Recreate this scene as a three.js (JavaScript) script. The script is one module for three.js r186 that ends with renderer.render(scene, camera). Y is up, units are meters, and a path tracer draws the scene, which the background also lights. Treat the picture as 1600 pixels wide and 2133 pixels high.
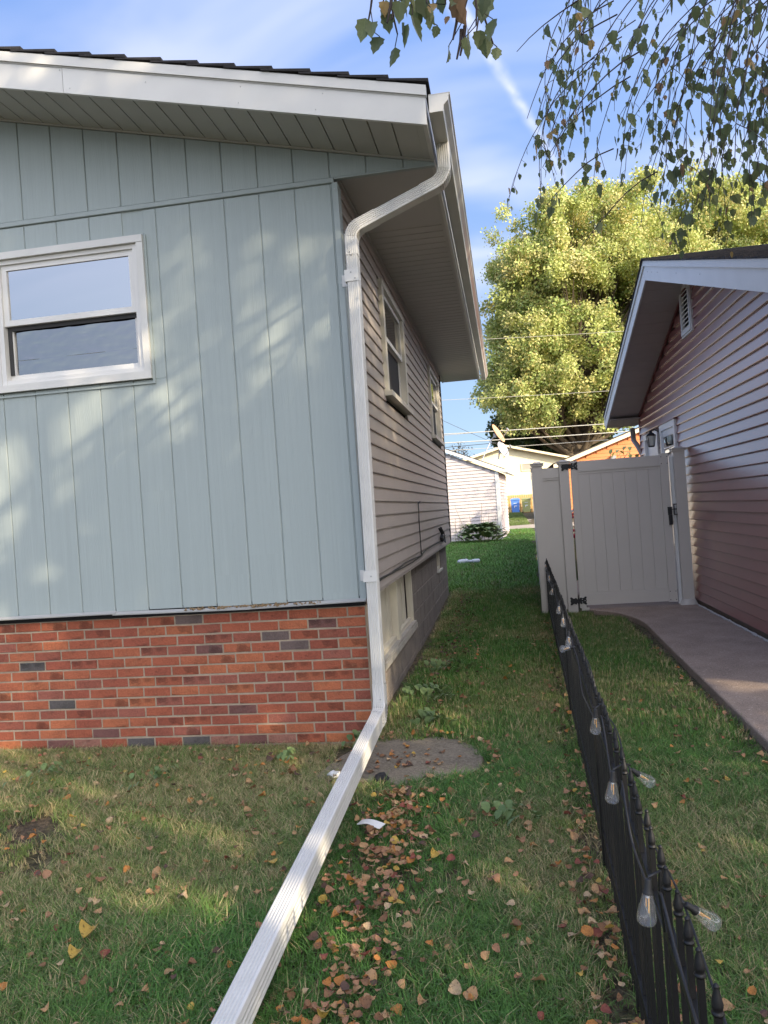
import * as THREE from 'three';
import * as BGU from 'three/addons/utils/BufferGeometryUtils.js';

// ---------------------------------------------------------------- camera, sky, sun, exposure
const scene = new THREE.Scene();
const camera = new THREE.PerspectiveCamera(66.66, 0.75, 0.05, 600);
camera.rotation.order = 'YXZ';
camera.position.set(0, 1.52, 0);
camera.rotation.set(0.000862, 0.155437, -0.069726);
const renderer = new THREE.WebGLRenderer({ antialias: true });
renderer.toneMapping = THREE.LinearToneMapping;
renderer.toneMappingExposure = 1.95;
renderer.shadowMap.enabled = true;
const SUN = new THREE.Vector3(0.75, 0.43, 0.58).normalize();
const SUN_POWER = 4.2, SKY_POWER = 1.0;

// seeded random and noise
function rngOf(seed) { let s = seed >>> 0; return () => { s = (s + 0x6d2b79f5) | 0; let t = Math.imul(s ^ (s >>> 15), 1 | s); t = (t + Math.imul(t ^ (t >>> 7), 61 | t)) ^ t; return ((t ^ (t >>> 14)) >>> 0) / 4294967296; }; }
const hash = (x, y, z) => { let h = Math.imul(x, 374761393) ^ Math.imul(y, 668265263) ^ Math.imul(z, 2147483647 ^ 0x5bd1e995); h = Math.imul(h ^ (h >>> 13), 1274126177); return ((h ^ (h >>> 16)) >>> 0) / 4294967296; };
const sm = (t) => t * t * (3 - 2 * t), mix = (a, b, t) => a + (b - a) * t, clamp = (x, a = 0, b = 1) => Math.min(b, Math.max(a, x));
const step01 = (a, b, x) => sm(clamp((x - a) / (b - a)));
function vn(x, y, per = 0, seed = 0) {                    // value noise, tileable with period per
  const xi = Math.floor(x), yi = Math.floor(y), fx = sm(x - xi), fy = sm(y - yi);
  const w = (i) => (per ? ((i % per) + per) % per : i);
  const a = hash(w(xi), w(yi), seed), b = hash(w(xi + 1), w(yi), seed), c = hash(w(xi), w(yi + 1), seed), d = hash(w(xi + 1), w(yi + 1), seed);
  return mix(mix(a, b, fx), mix(c, d, fx), fy);
}
function fbm(x, y, oct, per = 0, seed = 0) { let s = 0, a = 0.5, n = 0; for (let o = 0; o < oct; o++) { s += a * vn(x, y, per, seed + o * 17); n += a; x *= 2; y *= 2; per *= 2; a *= 0.5; } return s / n; }
function vn3(x, y, z, seed = 0) {
  const zi = Math.floor(z), f = sm(z - zi);
  return mix(vn(x + zi * 37.0, y + zi * 91.0, 0, seed + zi), vn(x + (zi + 1) * 37.0, y + (zi + 1) * 91.0, 0, seed + zi + 1), f);
}
{ // the sky: blue away from the sun, paler low down, brighter round the low sun behind the camera, thin wisps of cloud
  const W = 2048, H = 1024, data = new Float32Array(W * H * 4);
  const cA = new THREE.Vector3(-0.0041, 0.5257, -0.8507), cB = new THREE.Vector3(0.1, 0.3606, -0.9274);   // the vapour trail's ends
  cA.normalize(); cB.normalize();
  const nrm = new THREE.Vector3().crossVectors(cA, cB).normalize(), along = new THREE.Vector3().subVectors(cB, cA).normalize(), len = cA.distanceTo(cB);
  for (let j = 0; j < H; j++) {
    const el = (j + 0.5) / H * Math.PI - Math.PI / 2, sy = Math.sin(el), ce = Math.cos(el);
    for (let i = 0; i < W; i++) {
      const az = ((i + 0.5) / W - 0.5) * 2 * Math.PI, dx = Math.cos(az) * ce, dz = Math.sin(az) * ce, dy = sy;
      const up = Math.max(dy, 0);
      const t = Math.pow(1 - up, 3.2);
      let r = mix(0.030, 0.31, t), g = mix(0.138, 0.44, t), b = mix(0.425, 0.54, t);
      const cs = dx * SUN.x + dy * SUN.y + dz * SUN.z, ga = Math.acos(clamp(cs, -1, 1));
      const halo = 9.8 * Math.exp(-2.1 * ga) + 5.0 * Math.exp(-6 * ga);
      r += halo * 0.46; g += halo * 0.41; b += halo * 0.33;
      // wisps
      const k = 1 / (up + 0.22), px = dx * k, pz = dz * k;
      const wx = fbm(px * 1.2 + 9, pz * 1.2 + 3, 3, 0, 5) - 0.5, wz = fbm(px * 1.2 + 31, pz * 1.2 + 7, 3, 0, 6) - 0.5;
      const q = fbm(px * 1.3 + wx * 1.6 + pz * 0.5, pz * 3.4 + wz * 1.6 + 40, 6, 0, 11);
      const big = fbm(px * 0.9 + 3.3, pz * 0.9 + 8.8, 3, 0, 21);
      let c = step01(0.43, 0.74, q) * step01(0.32, 0.56, big) * 0.9 + step01(0.45, 0.75, fbm(px * 0.8 + wx + 4, pz * 1.5 + wz, 4, 0, 71)) * 0.08;
      // trail
      const h = dx * nrm.x + dy * nrm.y + dz * nrm.z, s = ((dx - cA.x) * along.x + (dy - cA.y) * along.y + (dz - cA.z) * along.z) / len;
      if (s > -1.2 && s < 1.25 && dz < 0) {
        const w = 0.003 + 0.0055 * clamp(1 - s, 0, 1.6) * (0.6 + 0.8 * fbm(s * 9, 3, 3, 0, 41));
        const hh = h - 0.004 * (fbm(s * 14, 7, 3, 0, 43) - 0.5);
        c = Math.max(c, Math.exp(-(hh * hh) / (w * w)) * (0.12 + 0.85 * fbm(s * 34 + h * 200, h * 300, 4, 0, 47)) * step01(1.25, 0.85, s));
      }
      c *= step01(0.0, 0.12, dy + 0.05);
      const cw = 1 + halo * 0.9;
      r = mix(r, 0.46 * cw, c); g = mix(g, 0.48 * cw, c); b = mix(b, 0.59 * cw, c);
      if (dy < 0) { const d = step01(0, -0.12, dy); r = mix(r, 0.10, d); g = mix(g, 0.11, d); b = mix(b, 0.08, d); }
      const o = (j * W + i) * 4;
      data[o] = r * SKY_POWER; data[o + 1] = g * SKY_POWER; data[o + 2] = b * SKY_POWER; data[o + 3] = 1;
    }
  }
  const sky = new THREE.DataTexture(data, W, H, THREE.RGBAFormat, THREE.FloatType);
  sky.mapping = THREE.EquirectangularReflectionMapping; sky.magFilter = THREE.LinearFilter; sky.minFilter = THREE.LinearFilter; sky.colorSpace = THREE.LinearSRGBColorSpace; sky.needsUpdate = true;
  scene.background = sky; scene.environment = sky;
}
const sun = new THREE.DirectionalLight(new THREE.Color(1.0, 0.83, 0.58), SUN_POWER);
sun.position.copy(SUN).multiplyScalar(90).add(new THREE.Vector3(0, 0, -22)); sun.target.position.set(0, 0, -22);
sun.castShadow = true; sun.shadow.radius = 1.0; sun.shadow.mapSize.set(4096, 4096); sun.shadow.bias = -0.0006;
Object.assign(sun.shadow.camera, { left: -50, right: 50, top: 45, bottom: -45, near: 1, far: 220 });
sun.name = 'sun'; scene.add(sun); scene.add(sun.target);

// ---------------------------------------------------------------- helpers
const R = rngOf(4711), rr = (a, b) => a + (b - a) * R();
const used = new Map();
function numbered(n) { const k = used.get(n) || 0; used.set(n, k + 1); return k ? `${n}_${String(k).padStart(3, '0')}` : n; }
function finish(o) { o.traverse((m) => { if (m.isMesh) { m.castShadow = true; m.receiveShadow = true; } }); return o; }
function thing(name, label, category, pos = [0, 0, 0], group) {
  const o = new THREE.Group(); o.name = numbered(name); o.position.set(...pos); o.userData = { label, category }; if (group) o.userData.group = group; scene.add(o); return o;
}
function part(name, geo, mat, parent, label) {
  const m = new THREE.Mesh(Array.isArray(geo) ? merge(geo) : geo, mat); m.name = name; m.castShadow = m.receiveShadow = true; if (label) m.userData.label = label; parent.add(m); return m;
}
function sub(name, parent) { const g = new THREE.Group(); g.name = name; parent.add(g); return g; }
function single(name, geo, mat, label, category, extra = {}) {
  const m = new THREE.Mesh(Array.isArray(geo) ? merge(geo) : geo, mat); m.name = numbered(name); m.castShadow = m.receiveShadow = true; m.userData = { label, category, ...extra }; scene.add(m); return m;
}
function struct(name, geo, mat, label) { const m = new THREE.Mesh(Array.isArray(geo) ? merge(geo) : geo, mat); m.name = name; m.castShadow = m.receiveShadow = true; m.userData = { kind: 'structure', label }; scene.add(m); return m; }
function clean(g) { g = g.index ? g.toNonIndexed() : g; for (const k of Object.keys(g.attributes)) if (!['position', 'normal', 'uv'].includes(k)) g.deleteAttribute(k); return g; }
function uvm(g, ou = 0, ov = 0, swap = false) {               // texture coordinates in metres, by the way each face points
  g = clean(g); const p = g.attributes.position, n = p.count, uv = new Float32Array(n * 2);
  const a = new THREE.Vector3(), b = new THREE.Vector3(), c = new THREE.Vector3(), e = new THREE.Vector3();
  for (let i = 0; i < n; i += 3) {
    a.fromBufferAttribute(p, i); b.fromBufferAttribute(p, i + 1); c.fromBufferAttribute(p, i + 2); e.subVectors(b, a).cross(c.sub(a));
    const x = Math.abs(e.x), y = Math.abs(e.y), z = Math.abs(e.z);
    for (let k = i; k < i + 3; k++) {
      const X = p.getX(k), Y = p.getY(k), Z = p.getZ(k); let u, v;
      if (z >= x && z >= y) { u = X; v = Y; } else if (x >= y) { u = Z; v = Y; } else { u = X; v = Z; }
      if (swap) [u, v] = [v, u];
      uv[k * 2] = u + ou; uv[k * 2 + 1] = v + ov;
    }
  }
  g.setAttribute('uv', new THREE.BufferAttribute(uv, 2)); if (!g.attributes.normal) g.computeVertexNormals(); return g;
}
function merge(list) { list = list.map((g) => { g = clean(g); if (!g.attributes.normal) g.computeVertexNormals(); if (!g.attributes.uv) g = uvm(g); return g; }); return list.length === 1 ? list[0] : BGU.mergeGeometries(list); }
function box(x0, x1, y0, y1, z0, z1, swap) { const g = new THREE.BoxGeometry(x1 - x0, y1 - y0, z1 - z0); g.translate((x0 + x1) / 2, (y0 + y1) / 2, (z0 + z1) / 2); return uvm(g, R() * 3, R() * 3, swap); }
function tris(verts, faces) {                                 // flat-shaded polyhedron from corner list and polygons
  const p = []; for (const f of faces) for (let i = 1; i + 1 < f.length; i++) p.push(...verts[f[0]], ...verts[f[i]], ...verts[f[i + 1]]);
  const g = new THREE.BufferGeometry(); g.setAttribute('position', new THREE.Float32BufferAttribute(p, 3)); g.computeVertexNormals(); return uvm(g, R() * 3, R() * 3);
}
function prism(poly, z0, z1, c = 0) {                         // convex polygon in x,y (counter-clockwise), front at z1, its front edge chamfered by c
  const n = poly.length, v = [], cx = poly.reduce((s, q) => s + q[0], 0) / n, cy = poly.reduce((s, q) => s + q[1], 0) / n;
  for (const q of poly) v.push([q[0], q[1], z0]);
  for (const q of poly) v.push([q[0], q[1], z1 - c]);
  const f = [];
  f.push([...Array(n).keys()].reverse());
  for (let i = 0; i < n; i++) f.push([i, (i + 1) % n, n + (i + 1) % n, n + i]);
  if (c > 0) {
    for (let i = 0; i < n; i++) {                             // inset by offsetting the two edges at each corner
      const P = poly[(i + n - 1) % n], Q = poly[i], S = poly[(i + 1) % n];
      const e1 = norm2(Q[0] - P[0], Q[1] - P[1]), e2 = norm2(S[0] - Q[0], S[1] - Q[1]);
      const n1 = [-e1[1], e1[0]], n2 = [-e2[1], e2[0]], k = c / Math.max(0.25, 1 + n1[0] * n2[0] + n1[1] * n2[1]);
      v.push([Q[0] + (n1[0] + n2[0]) * k, Q[1] + (n1[1] + n2[1]) * k, z1]);
    }
    for (let i = 0; i < n; i++) f.push([n + i, n + (i + 1) % n, 2 * n + (i + 1) % n, 2 * n + i]);
    f.push([...Array(n).keys()].map((i) => 2 * n + i));
  } else f.push([...Array(n).keys()].map((i) => n + i));
  return tris(v, f);
}
const norm2 = (x, y) => { const l = Math.hypot(x, y) || 1; return [x / l, y / l]; };
function clipY(poly, fn, keepBelow) {                         // cut a polygon along the line y = fn(x)
  const out = []; const s = (q) => (fn(q[0]) - q[1]) * (keepBelow ? 1 : -1);
  for (let i = 0; i < poly.length; i++) {
    const a = poly[i], b = poly[(i + 1) % poly.length], sa = s(a), sb = s(b);
    if (sa >= 0) out.push(a);
    if ((sa > 0 && sb < 0) || (sa < 0 && sb > 0)) { const t = sa / (sa - sb); out.push([mix(a[0], b[0], t), mix(a[1], b[1], t)]); }
  }
  return out;
}
function tube(points, r, seg = 6, r1 = r) {                   // tapered tube through points
  const P = points.map((p) => (p.isVector3 ? p : new THREE.Vector3(...p))), n = P.length, pos = [], idx = [], uv = [];
  let t = new THREE.Vector3().subVectors(P[1], P[0]).normalize(), s = new THREE.Vector3(Math.abs(t.y) > 0.9 ? 1 : 0, Math.abs(t.y) > 0.9 ? 0 : 1, 0).cross(t).normalize();
  let L = 0;
  for (let i = 0; i < n; i++) {
    const d = new THREE.Vector3().subVectors(P[Math.min(i + 1, n - 1)], P[Math.max(i - 1, 0)]).normalize();
    s.addScaledVector(d, -s.dot(d)).normalize(); const u = new THREE.Vector3().crossVectors(d, s), rad = mix(r, r1, i / (n - 1));
    if (i) L += P[i].distanceTo(P[i - 1]);
    for (let k = 0; k <= seg; k++) { const a = k / seg * 2 * Math.PI; const q = P[i].clone().addScaledVector(s, Math.cos(a) * rad).addScaledVector(u, Math.sin(a) * rad); pos.push(q.x, q.y, q.z); uv.push(k / seg * rad * 6, L); }
  }
  for (let i = 0; i < n - 1; i++) for (let k = 0; k < seg; k++) { const a = i * (seg + 1) + k, b = a + seg + 1; idx.push(a, b, a + 1, b, b + 1, a + 1); }
  const g = new THREE.BufferGeometry(); g.setAttribute('position', new THREE.Float32BufferAttribute(pos, 3)); g.setAttribute('uv', new THREE.Float32BufferAttribute(uv, 2)); g.setIndex(idx); g.computeVertexNormals(); return g.toNonIndexed();
}
function sweep(profile, path, side0) {                        // closed outline [across, out] swept along a path; caps on both ends
  const P = path.map((p) => new THREE.Vector3(...p)), n = P.length, m = profile.length, rows = []; const s = new THREE.Vector3(...side0);
  for (let i = 0; i < n; i++) {
    const d = new THREE.Vector3().subVectors(P[Math.min(i + 1, n - 1)], P[Math.max(i - 1, 0)]).normalize();
    s.addScaledVector(d, -s.dot(d)).normalize(); const u = new THREE.Vector3().crossVectors(s, d);   // u = outward
    rows.push(profile.map(([a, b]) => P[i].clone().addScaledVector(s, a).addScaledVector(u, b)));
  }
  const pos = [], tri = (...v) => v.forEach((q) => pos.push(q.x, q.y, q.z));
  for (let i = 0; i < n - 1; i++) for (let k = 0; k < m; k++) { const k2 = (k + 1) % m; tri(rows[i][k], rows[i + 1][k], rows[i + 1][k2]); tri(rows[i][k], rows[i + 1][k2], rows[i][k2]); }
  for (let k = 1; k + 1 < m; k++) { tri(rows[0][0], rows[0][k], rows[0][k + 1]); tri(rows[n - 1][0], rows[n - 1][k + 1], rows[n - 1][k]); }
  const g = new THREE.BufferGeometry(); g.setAttribute('position', new THREE.Float32BufferAttribute(pos, 3)); g.computeVertexNormals();
  return uvm(BGU.toCreasedNormals(g, 0.6));
}
function place(g, { p = [0, 0, 0], r = [0, 0, 0], s = 1 }) { g = g.clone(); const sc = Array.isArray(s) ? s : [s, s, s]; g.applyMatrix4(new THREE.Matrix4().compose(new THREE.Vector3(...p), new THREE.Quaternion().setFromEuler(new THREE.Euler(...r)), new THREE.Vector3(...sc))); return g; }
// ground height: level round the houses, then rising gently towards the alley
const gy = (x, z) => { const d = -z; return (d < 9 ? 0 : d < 13 ? 0.1 * step01(9, 13, d) * step01(0.9, 0.3, x) + (d > 12 ? 0 : 0) : 0.1 * step01(0.9, 0.3, x - (d - 13) * 0.2) + 0.0175 * (d - 13)); };

// ---------------------------------------------------------------- textures and materials
const N = 256, lattice = new Map();
function tex(w, h, fn, rx, ry, srgb) {
  const d = new Uint8Array(w * h * 4);
  for (let j = 0; j < h; j++) for (let i = 0; i < w; i++) { const c = fn(i / w, j / h); const o = (j * w + i) * 4; if (typeof c === 'number') d[o] = d[o + 1] = d[o + 2] = clamp(c) * 255; else { d[o] = clamp(c[0]) * 255; d[o + 1] = clamp(c[1]) * 255; d[o + 2] = clamp(c[2]) * 255; } d[o + 3] = 255; }
  const t = new THREE.DataTexture(d, w, h, THREE.RGBAFormat); t.wrapS = t.wrapT = THREE.RepeatWrapping; t.magFilter = THREE.LinearFilter; t.minFilter = THREE.LinearMipmapLinearFilter; t.generateMipmaps = true; t.repeat.set(rx, ry); if (srgb) t.colorSpace = THREE.SRGBColorSpace; t.needsUpdate = true; return t;
}
const rep = (t, x, y) => { const c = t.clone(); c.repeat.set(x, y); c.needsUpdate = true; return c; };
// wood grain running along v
const grainV = tex(512, 512, (u, v) => 0.5 + 0.5 * (fbm(u * 64, v * 4, 3, 64, 3) - 0.5) + 0.5 * Math.pow(Math.abs(Math.sin((u * 40 + fbm(u * 8, v * 4, 3, 8, 9) * 3) * Math.PI)), 6) * 0.4, 1 / 0.5, 1 / 0.9);
const grainH = tex(512, 512, (u, v) => 0.5 + 0.6 * (fbm(u * 4, v * 64, 3, 4, 3) - 0.5) + 0.25 * Math.pow(Math.abs(Math.sin((v * 30 + fbm(u * 4, v * 8, 3, 4, 9) * 3) * Math.PI)), 6), 1 / 0.6, 1 / 0.35);
const weather = (lo, hi, s, seed) => tex(512, 512, (u, v) => mix(lo, hi, fbm(u * 6, v * 6, 6, 6, seed)), 1 / s, 1 / s);
const speck = tex(512, 512, (u, v) => { const a = fbm(u * 64, v * 64, 2, 64, 5), b = fbm(u * 6, v * 6, 5, 6, 8); return 0.62 + 0.3 * b + 0.22 * (a - 0.5); }, 1 / 0.7, 1 / 0.7);
const fine = tex(256, 256, (u, v) => fbm(u * 32, v * 32, 4, 32, 77), 1 / 0.25, 1 / 0.25);
const stain = weather(0.90, 1.04, 1.7, 31), faint = weather(0.965, 1.015, 1.1, 35);
const lin = (r, g, b) => new THREE.Color().setRGB(r, g, b);
function std(c, o = {}) { const m = new THREE.MeshStandardMaterial({ color: Array.isArray(c) ? lin(...c) : c, roughness: 0.7, ...o }); return m; }
const blueMap = tex(512, 1024, (u, v) => {
  const n = fbm(u * 4, v * 4, 5, 4, 61), g = fbm(u * 96, v * 4, 2, 96, 62), dr = fbm(u * 48, v * 1, 3, 48, 63);
  const k = 0.955 + 0.025 * n + 0.07 * (g - 0.5) + 0.035 * (dr - 0.5); return [k, k, k];
}, 1 / 1.3, 1 / 2.6);
const M = {};
M.blue = std([0.352, 0.405, 0.400], { map: blueMap, bumpMap: grainV, bumpScale: 0.0016, roughness: 0.6 });
M.blueTrim = std([0.352, 0.403, 0.400], { map: stain, bumpMap: grainV, bumpScale: 0.001, roughness: 0.6 });
M.white = std([0.644, 0.639, 0.609], { map: rep(stain, 0.9, 0.9), roughness: 0.42 });
M.whiteWin = std([0.696, 0.687, 0.661], { map: stain, roughness: 0.5 });
M.cream = std([0.522, 0.496, 0.435], { map: stain, roughness: 0.6 });
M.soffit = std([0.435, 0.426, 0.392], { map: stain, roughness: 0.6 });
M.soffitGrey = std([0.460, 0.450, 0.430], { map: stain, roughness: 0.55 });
M.gutter = std([0.539, 0.531, 0.505], { map: rep(stain, 1.3, 1.3), roughness: 0.35 });
M.flash = std([0.365, 0.365, 0.357], { map: stain, roughness: 0.5 });
M.spout = std([0.713, 0.705, 0.679], { map: rep(weather(0.8, 1.03, 0.5, 131), 2, 1), roughness: 0.32 });
M.shingle = std([0.035, 0.033, 0.035], { map: rep(speck, 3, 3), bumpMap: fine, bumpScale: 0.003, roughness: 0.95 });
M.shingleBrown = std([0.06, 0.05, 0.045], { map: rep(speck, 3, 3), bumpMap: fine, bumpScale: 0.003, roughness: 0.95 });
M.mortar = std([0.452, 0.365, 0.270], { map: rep(speck, 1, 1), bumpMap: fine, bumpScale: 0.002, roughness: 0.95 });
const brickMap = tex(512, 512, (u, v) => { const a = fbm(u * 10, v * 10, 5, 10, 15), b = fbm(u * 90, v * 90, 2, 90, 16), w = step01(0.60, 0.72, fbm(u * 40, v * 40, 3, 40, 17)) * step01(0.45, 0.62, fbm(u * 8, v * 8, 3, 8, 18)); const dk = step01(0.60, 0.68, fbm(u * 5, v * 9, 4, 5, 19)); const k = (0.62 + 0.55 * a + 0.35 * (b - 0.5)) * (1 - 0.42 * dk); return [mix(k, 1.0, w * 0.3), mix(k, 1.15, w * 0.5), mix(k, 1.2, w * 0.5)]; }, 1 / 0.9, 1 / 0.9);
const brickTones = [[0.35, 0.097, 0.051], [0.391, 0.117, 0.058], [0.319, 0.087, 0.051], [0.288, 0.087, 0.055], [0.433, 0.135, 0.062], [0.309, 0.101, 0.069], [0.176, 0.077, 0.066], [0.141, 0.101, 0.092], [0.106, 0.092, 0.088], [0.463, 0.15, 0.062], [0.37, 0.176, 0.119], [0.317, 0.141, 0.101]];
M.bricks = brickTones.map((c) => std(c, { map: brickMap, bumpMap: fine, bumpScale: 0.004, roughness: 0.9 }));
M.vinyl = std([0.348, 0.304, 0.278], { map: rep(stain, 0.7, 2), bumpMap: grainH, bumpScale: 0.0012, roughness: 0.5 });
M.block = std([0.244, 0.209, 0.183], { map: rep(speck, 1.4, 1.4), bumpMap: fine, bumpScale: 0.004, roughness: 0.95 });
M.board = std([0.539, 0.496, 0.400], { map: rep(stain, 2, 2), bumpMap: grainV, bumpScale: 0.0015, roughness: 0.75 });
M.red = new THREE.MeshPhysicalMaterial({ color: lin(0.235, 0.058, 0.062), map: rep(stain, 0.8, 1.4), bumpMap: grainH, bumpScale: 0.0003, roughness: 0.3, ior: 1.9, clearcoat: 0.5, clearcoatRoughness: 0.27 });
M.redTrim = std([0.15, 0.045, 0.045], { roughness: 0.4 });
M.whiteBlue = std([0.696, 0.696, 0.687], { map: rep(stain, 0.8, 0.8), roughness: 0.4 });
M.fence = std([0.600, 0.565, 0.515], { map: faint, roughness: 0.45 });
M.blackMetal = std([0.007, 0.007, 0.008], { map: rep(speck, 2, 2), roughness: 0.5 });
M.black = std([0.015, 0.015, 0.016], { roughness: 0.6 });
M.dark = std([0.02, 0.02, 0.022], { roughness: 0.9 });
M.steel = std([0.45, 0.45, 0.46], { roughness: 0.4, metalness: 0.7 });
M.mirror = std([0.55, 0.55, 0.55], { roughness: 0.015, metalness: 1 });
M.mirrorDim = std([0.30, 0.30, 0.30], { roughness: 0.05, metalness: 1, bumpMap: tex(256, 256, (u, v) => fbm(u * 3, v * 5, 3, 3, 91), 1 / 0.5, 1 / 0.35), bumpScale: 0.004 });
M.glassDark = new THREE.MeshPhysicalMaterial({ color: lin(0.03, 0.032, 0.035), roughness: 0.06, specularIntensity: 1, clearcoat: 0.6, clearcoatRoughness: 0.03 });
M.screen = std([0.035, 0.035, 0.037], { roughness: 0.75 });
M.bulbGlass = new THREE.MeshPhysicalMaterial({ color: lin(1, 1, 1), transmission: 0.95, thickness: 0, roughness: 0.02, ior: 1.5 });
M.filament = std([0.85, 0.42, 0.08], { roughness: 0.4 });
M.cord = std([0.02, 0.02, 0.021], { roughness: 0.5 });
const concTex = (seed) => tex(512, 512, (u, v) => { const a = fbm(u * 5, v * 5, 5, 5, seed), p = fbm(u * 80, v * 80, 2, 80, seed + 1), w = step01(0.72, 0.8, fbm(u * 128, v * 128, 2, 128, seed + 3)); const k = 0.55 + 0.4 * a + 0.5 * (p - 0.5) + w * 0.75; return [k, k * 0.97, k * 0.93]; }, 1 / 1.1, 1 / 1.1);
const aggTex = tex(1024, 1024, (u, v) => { const a = fbm(u * 6, v * 6, 5, 6, 301), p = vn(u * 170, v * 170, 170, 302), q = vn(u * 230, v * 230, 230, 303); const pebble = step01(0.8, 0.9, p), dk = step01(0.25, 0.12, q); const k = 0.6 + 0.35 * (a - 0.2) + pebble * 1.3 - dk * 0.35; return [k * 0.98, k * 0.92 + pebble * 0.03, k * 0.88 + pebble * 0.08]; }, 1 / 1.2, 1 / 1.2);
M.walk = std([0.46, 0.375, 0.315], { map: aggTex, bumpMap: aggTex, bumpScale: 0.003, roughness: 0.85 });
M.slab = std([0.25, 0.215, 0.165], { map: concTex(210), bumpMap: fine, bumpScale: 0.004, roughness: 0.95 });
M.bark = std([0.10, 0.075, 0.055], { map: rep(speck, 1, 1), bumpMap: fine, bumpScale: 0.01, roughness: 0.95 });
M.twig = std([0.05, 0.035, 0.03], { roughness: 0.8 });
const leafy = (c, tr = 0.35) => new THREE.MeshPhysicalMaterial({ color: lin(...c), roughness: 0.75, transmission: tr, thickness: 0, side: THREE.DoubleSide });

// ---------------------------------------------------------------- ground
const PADX = [-0.3, 1.4];
const bareAt = (x, z) => {                                    // 0..1: worn soil
  const n = fbm(x * 2.2 + 7, z * 2.2 + 3, 4, 0, 401);
  const spot = (cx, cz, r, a = 1) => a * Math.exp(-((x - cx) ** 2 + (z - cz) ** 2) / (r * r));
  let b = spot(-2.62, -3.75, 0.30, 1.0) + spot(-2.3, -3.35, 0.22, 0.7) + spot(-0.6, -3.3, 0.38, 0.8) + spot(-0.62, -2.6, 0.35, 0.8) + spot(-0.62, -3.9, 0.3, 0.6) + spot(-1.15, -4.7, 0.3, 0.5);
  const fx = 0.2305 + 0.0234 * -z; b += 0.75 * Math.exp(-(((x - fx + 0.06) / 0.085) ** 2));
  b += 0.5 * Math.exp(-(((x + 0.9) / 0.22) ** 2)) * step01(-5, -6, z) + 0.35 * Math.exp(-(((x + 0.55) / 0.5) ** 2)) * step01(-5.5, -6.5, z) * step01(-13, -10, z);
  b += 0.7 * Math.exp(-(((x - 1.36) / 0.1) ** 2)) * step01(-10, -9.5, z);
  return clamp(b * (0.45 + 1.1 * n));
};
{
  const xs = [], zs = [];
  for (let x = -7; x <= 4.001; x += 0.08) xs.push(x);
  for (let z = 3; z >= -14.001; z -= 0.1) zs.push(z);
  const lo = [-90, -60, -40, -28, -20, -14, -10, -8], hi = [4.6, 6, 8, 11, 15, 20, 28, 40, 60, 90];
  const X = [...lo, ...xs, ...hi], Z = [60, 35, 20, 12, 7, 4.5, ...zs, ...[-15, -16.5, -18, -20, -22, -24, -26, -28, -30, -33, -36, -40, -44, -48, -54, -60, -70, -90, -120, -160, -220]];
  const pos = [], uv = [], idx = [];
  for (const z of Z) for (const x of X) { const near = x > -7.01 && x < 4.01 && z > -14.01 && z < 3.01; pos.push(x, gy(x, z) + (near ? 0.03 * (fbm(x * 1.6, z * 1.6, 4, 0, 402) - 0.5) - 0.012 - 0.02 * bareAt(x, z) : -0.015), z); uv.push(x, z); }
  for (let j = 0; j + 1 < Z.length; j++) for (let i = 0; i + 1 < X.length; i++) { const a = j * X.length + i, b = a + X.length; idx.push(a, a + 1, b, b, a + 1, b + 1); }
  const g = new THREE.BufferGeometry(); g.setAttribute('position', new THREE.Float32BufferAttribute(pos, 3)); g.setAttribute('uv', new THREE.Float32BufferAttribute(uv, 2)); g.setIndex(idx); g.computeVertexNormals();
  const soil = tex(1024, 1024, (u, v) => { const a = fbm(u * 8, v * 8, 5, 8, 411), b = fbm(u * 90, v * 90, 3, 90, 412), s = Math.pow(Math.abs(fbm(u * 60, v * 12, 3, 60, 413) - 0.5) * 2, 0.5); const k = 0.25 + 0.6 * a + 1.3 * (b - 0.5); const gmix = step01(0.42, 0.6, fbm(u * 5, v * 5, 4, 5, 414)); return [k * mix(0.30, 0.26, gmix), k * mix(0.215, 0.235, gmix), k * mix(0.15, 0.12, gmix) * (0.8 + 0.2 * s)]; }, 1 / 1.9, 1 / 1.9);
  struct('ground', g, std([0.55, 0.55, 0.55], { map: soil, bumpMap: fine, bumpScale: 0.02, roughness: 1 }), 'dark soil and thatch of the lawn between the houses');
}
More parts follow.
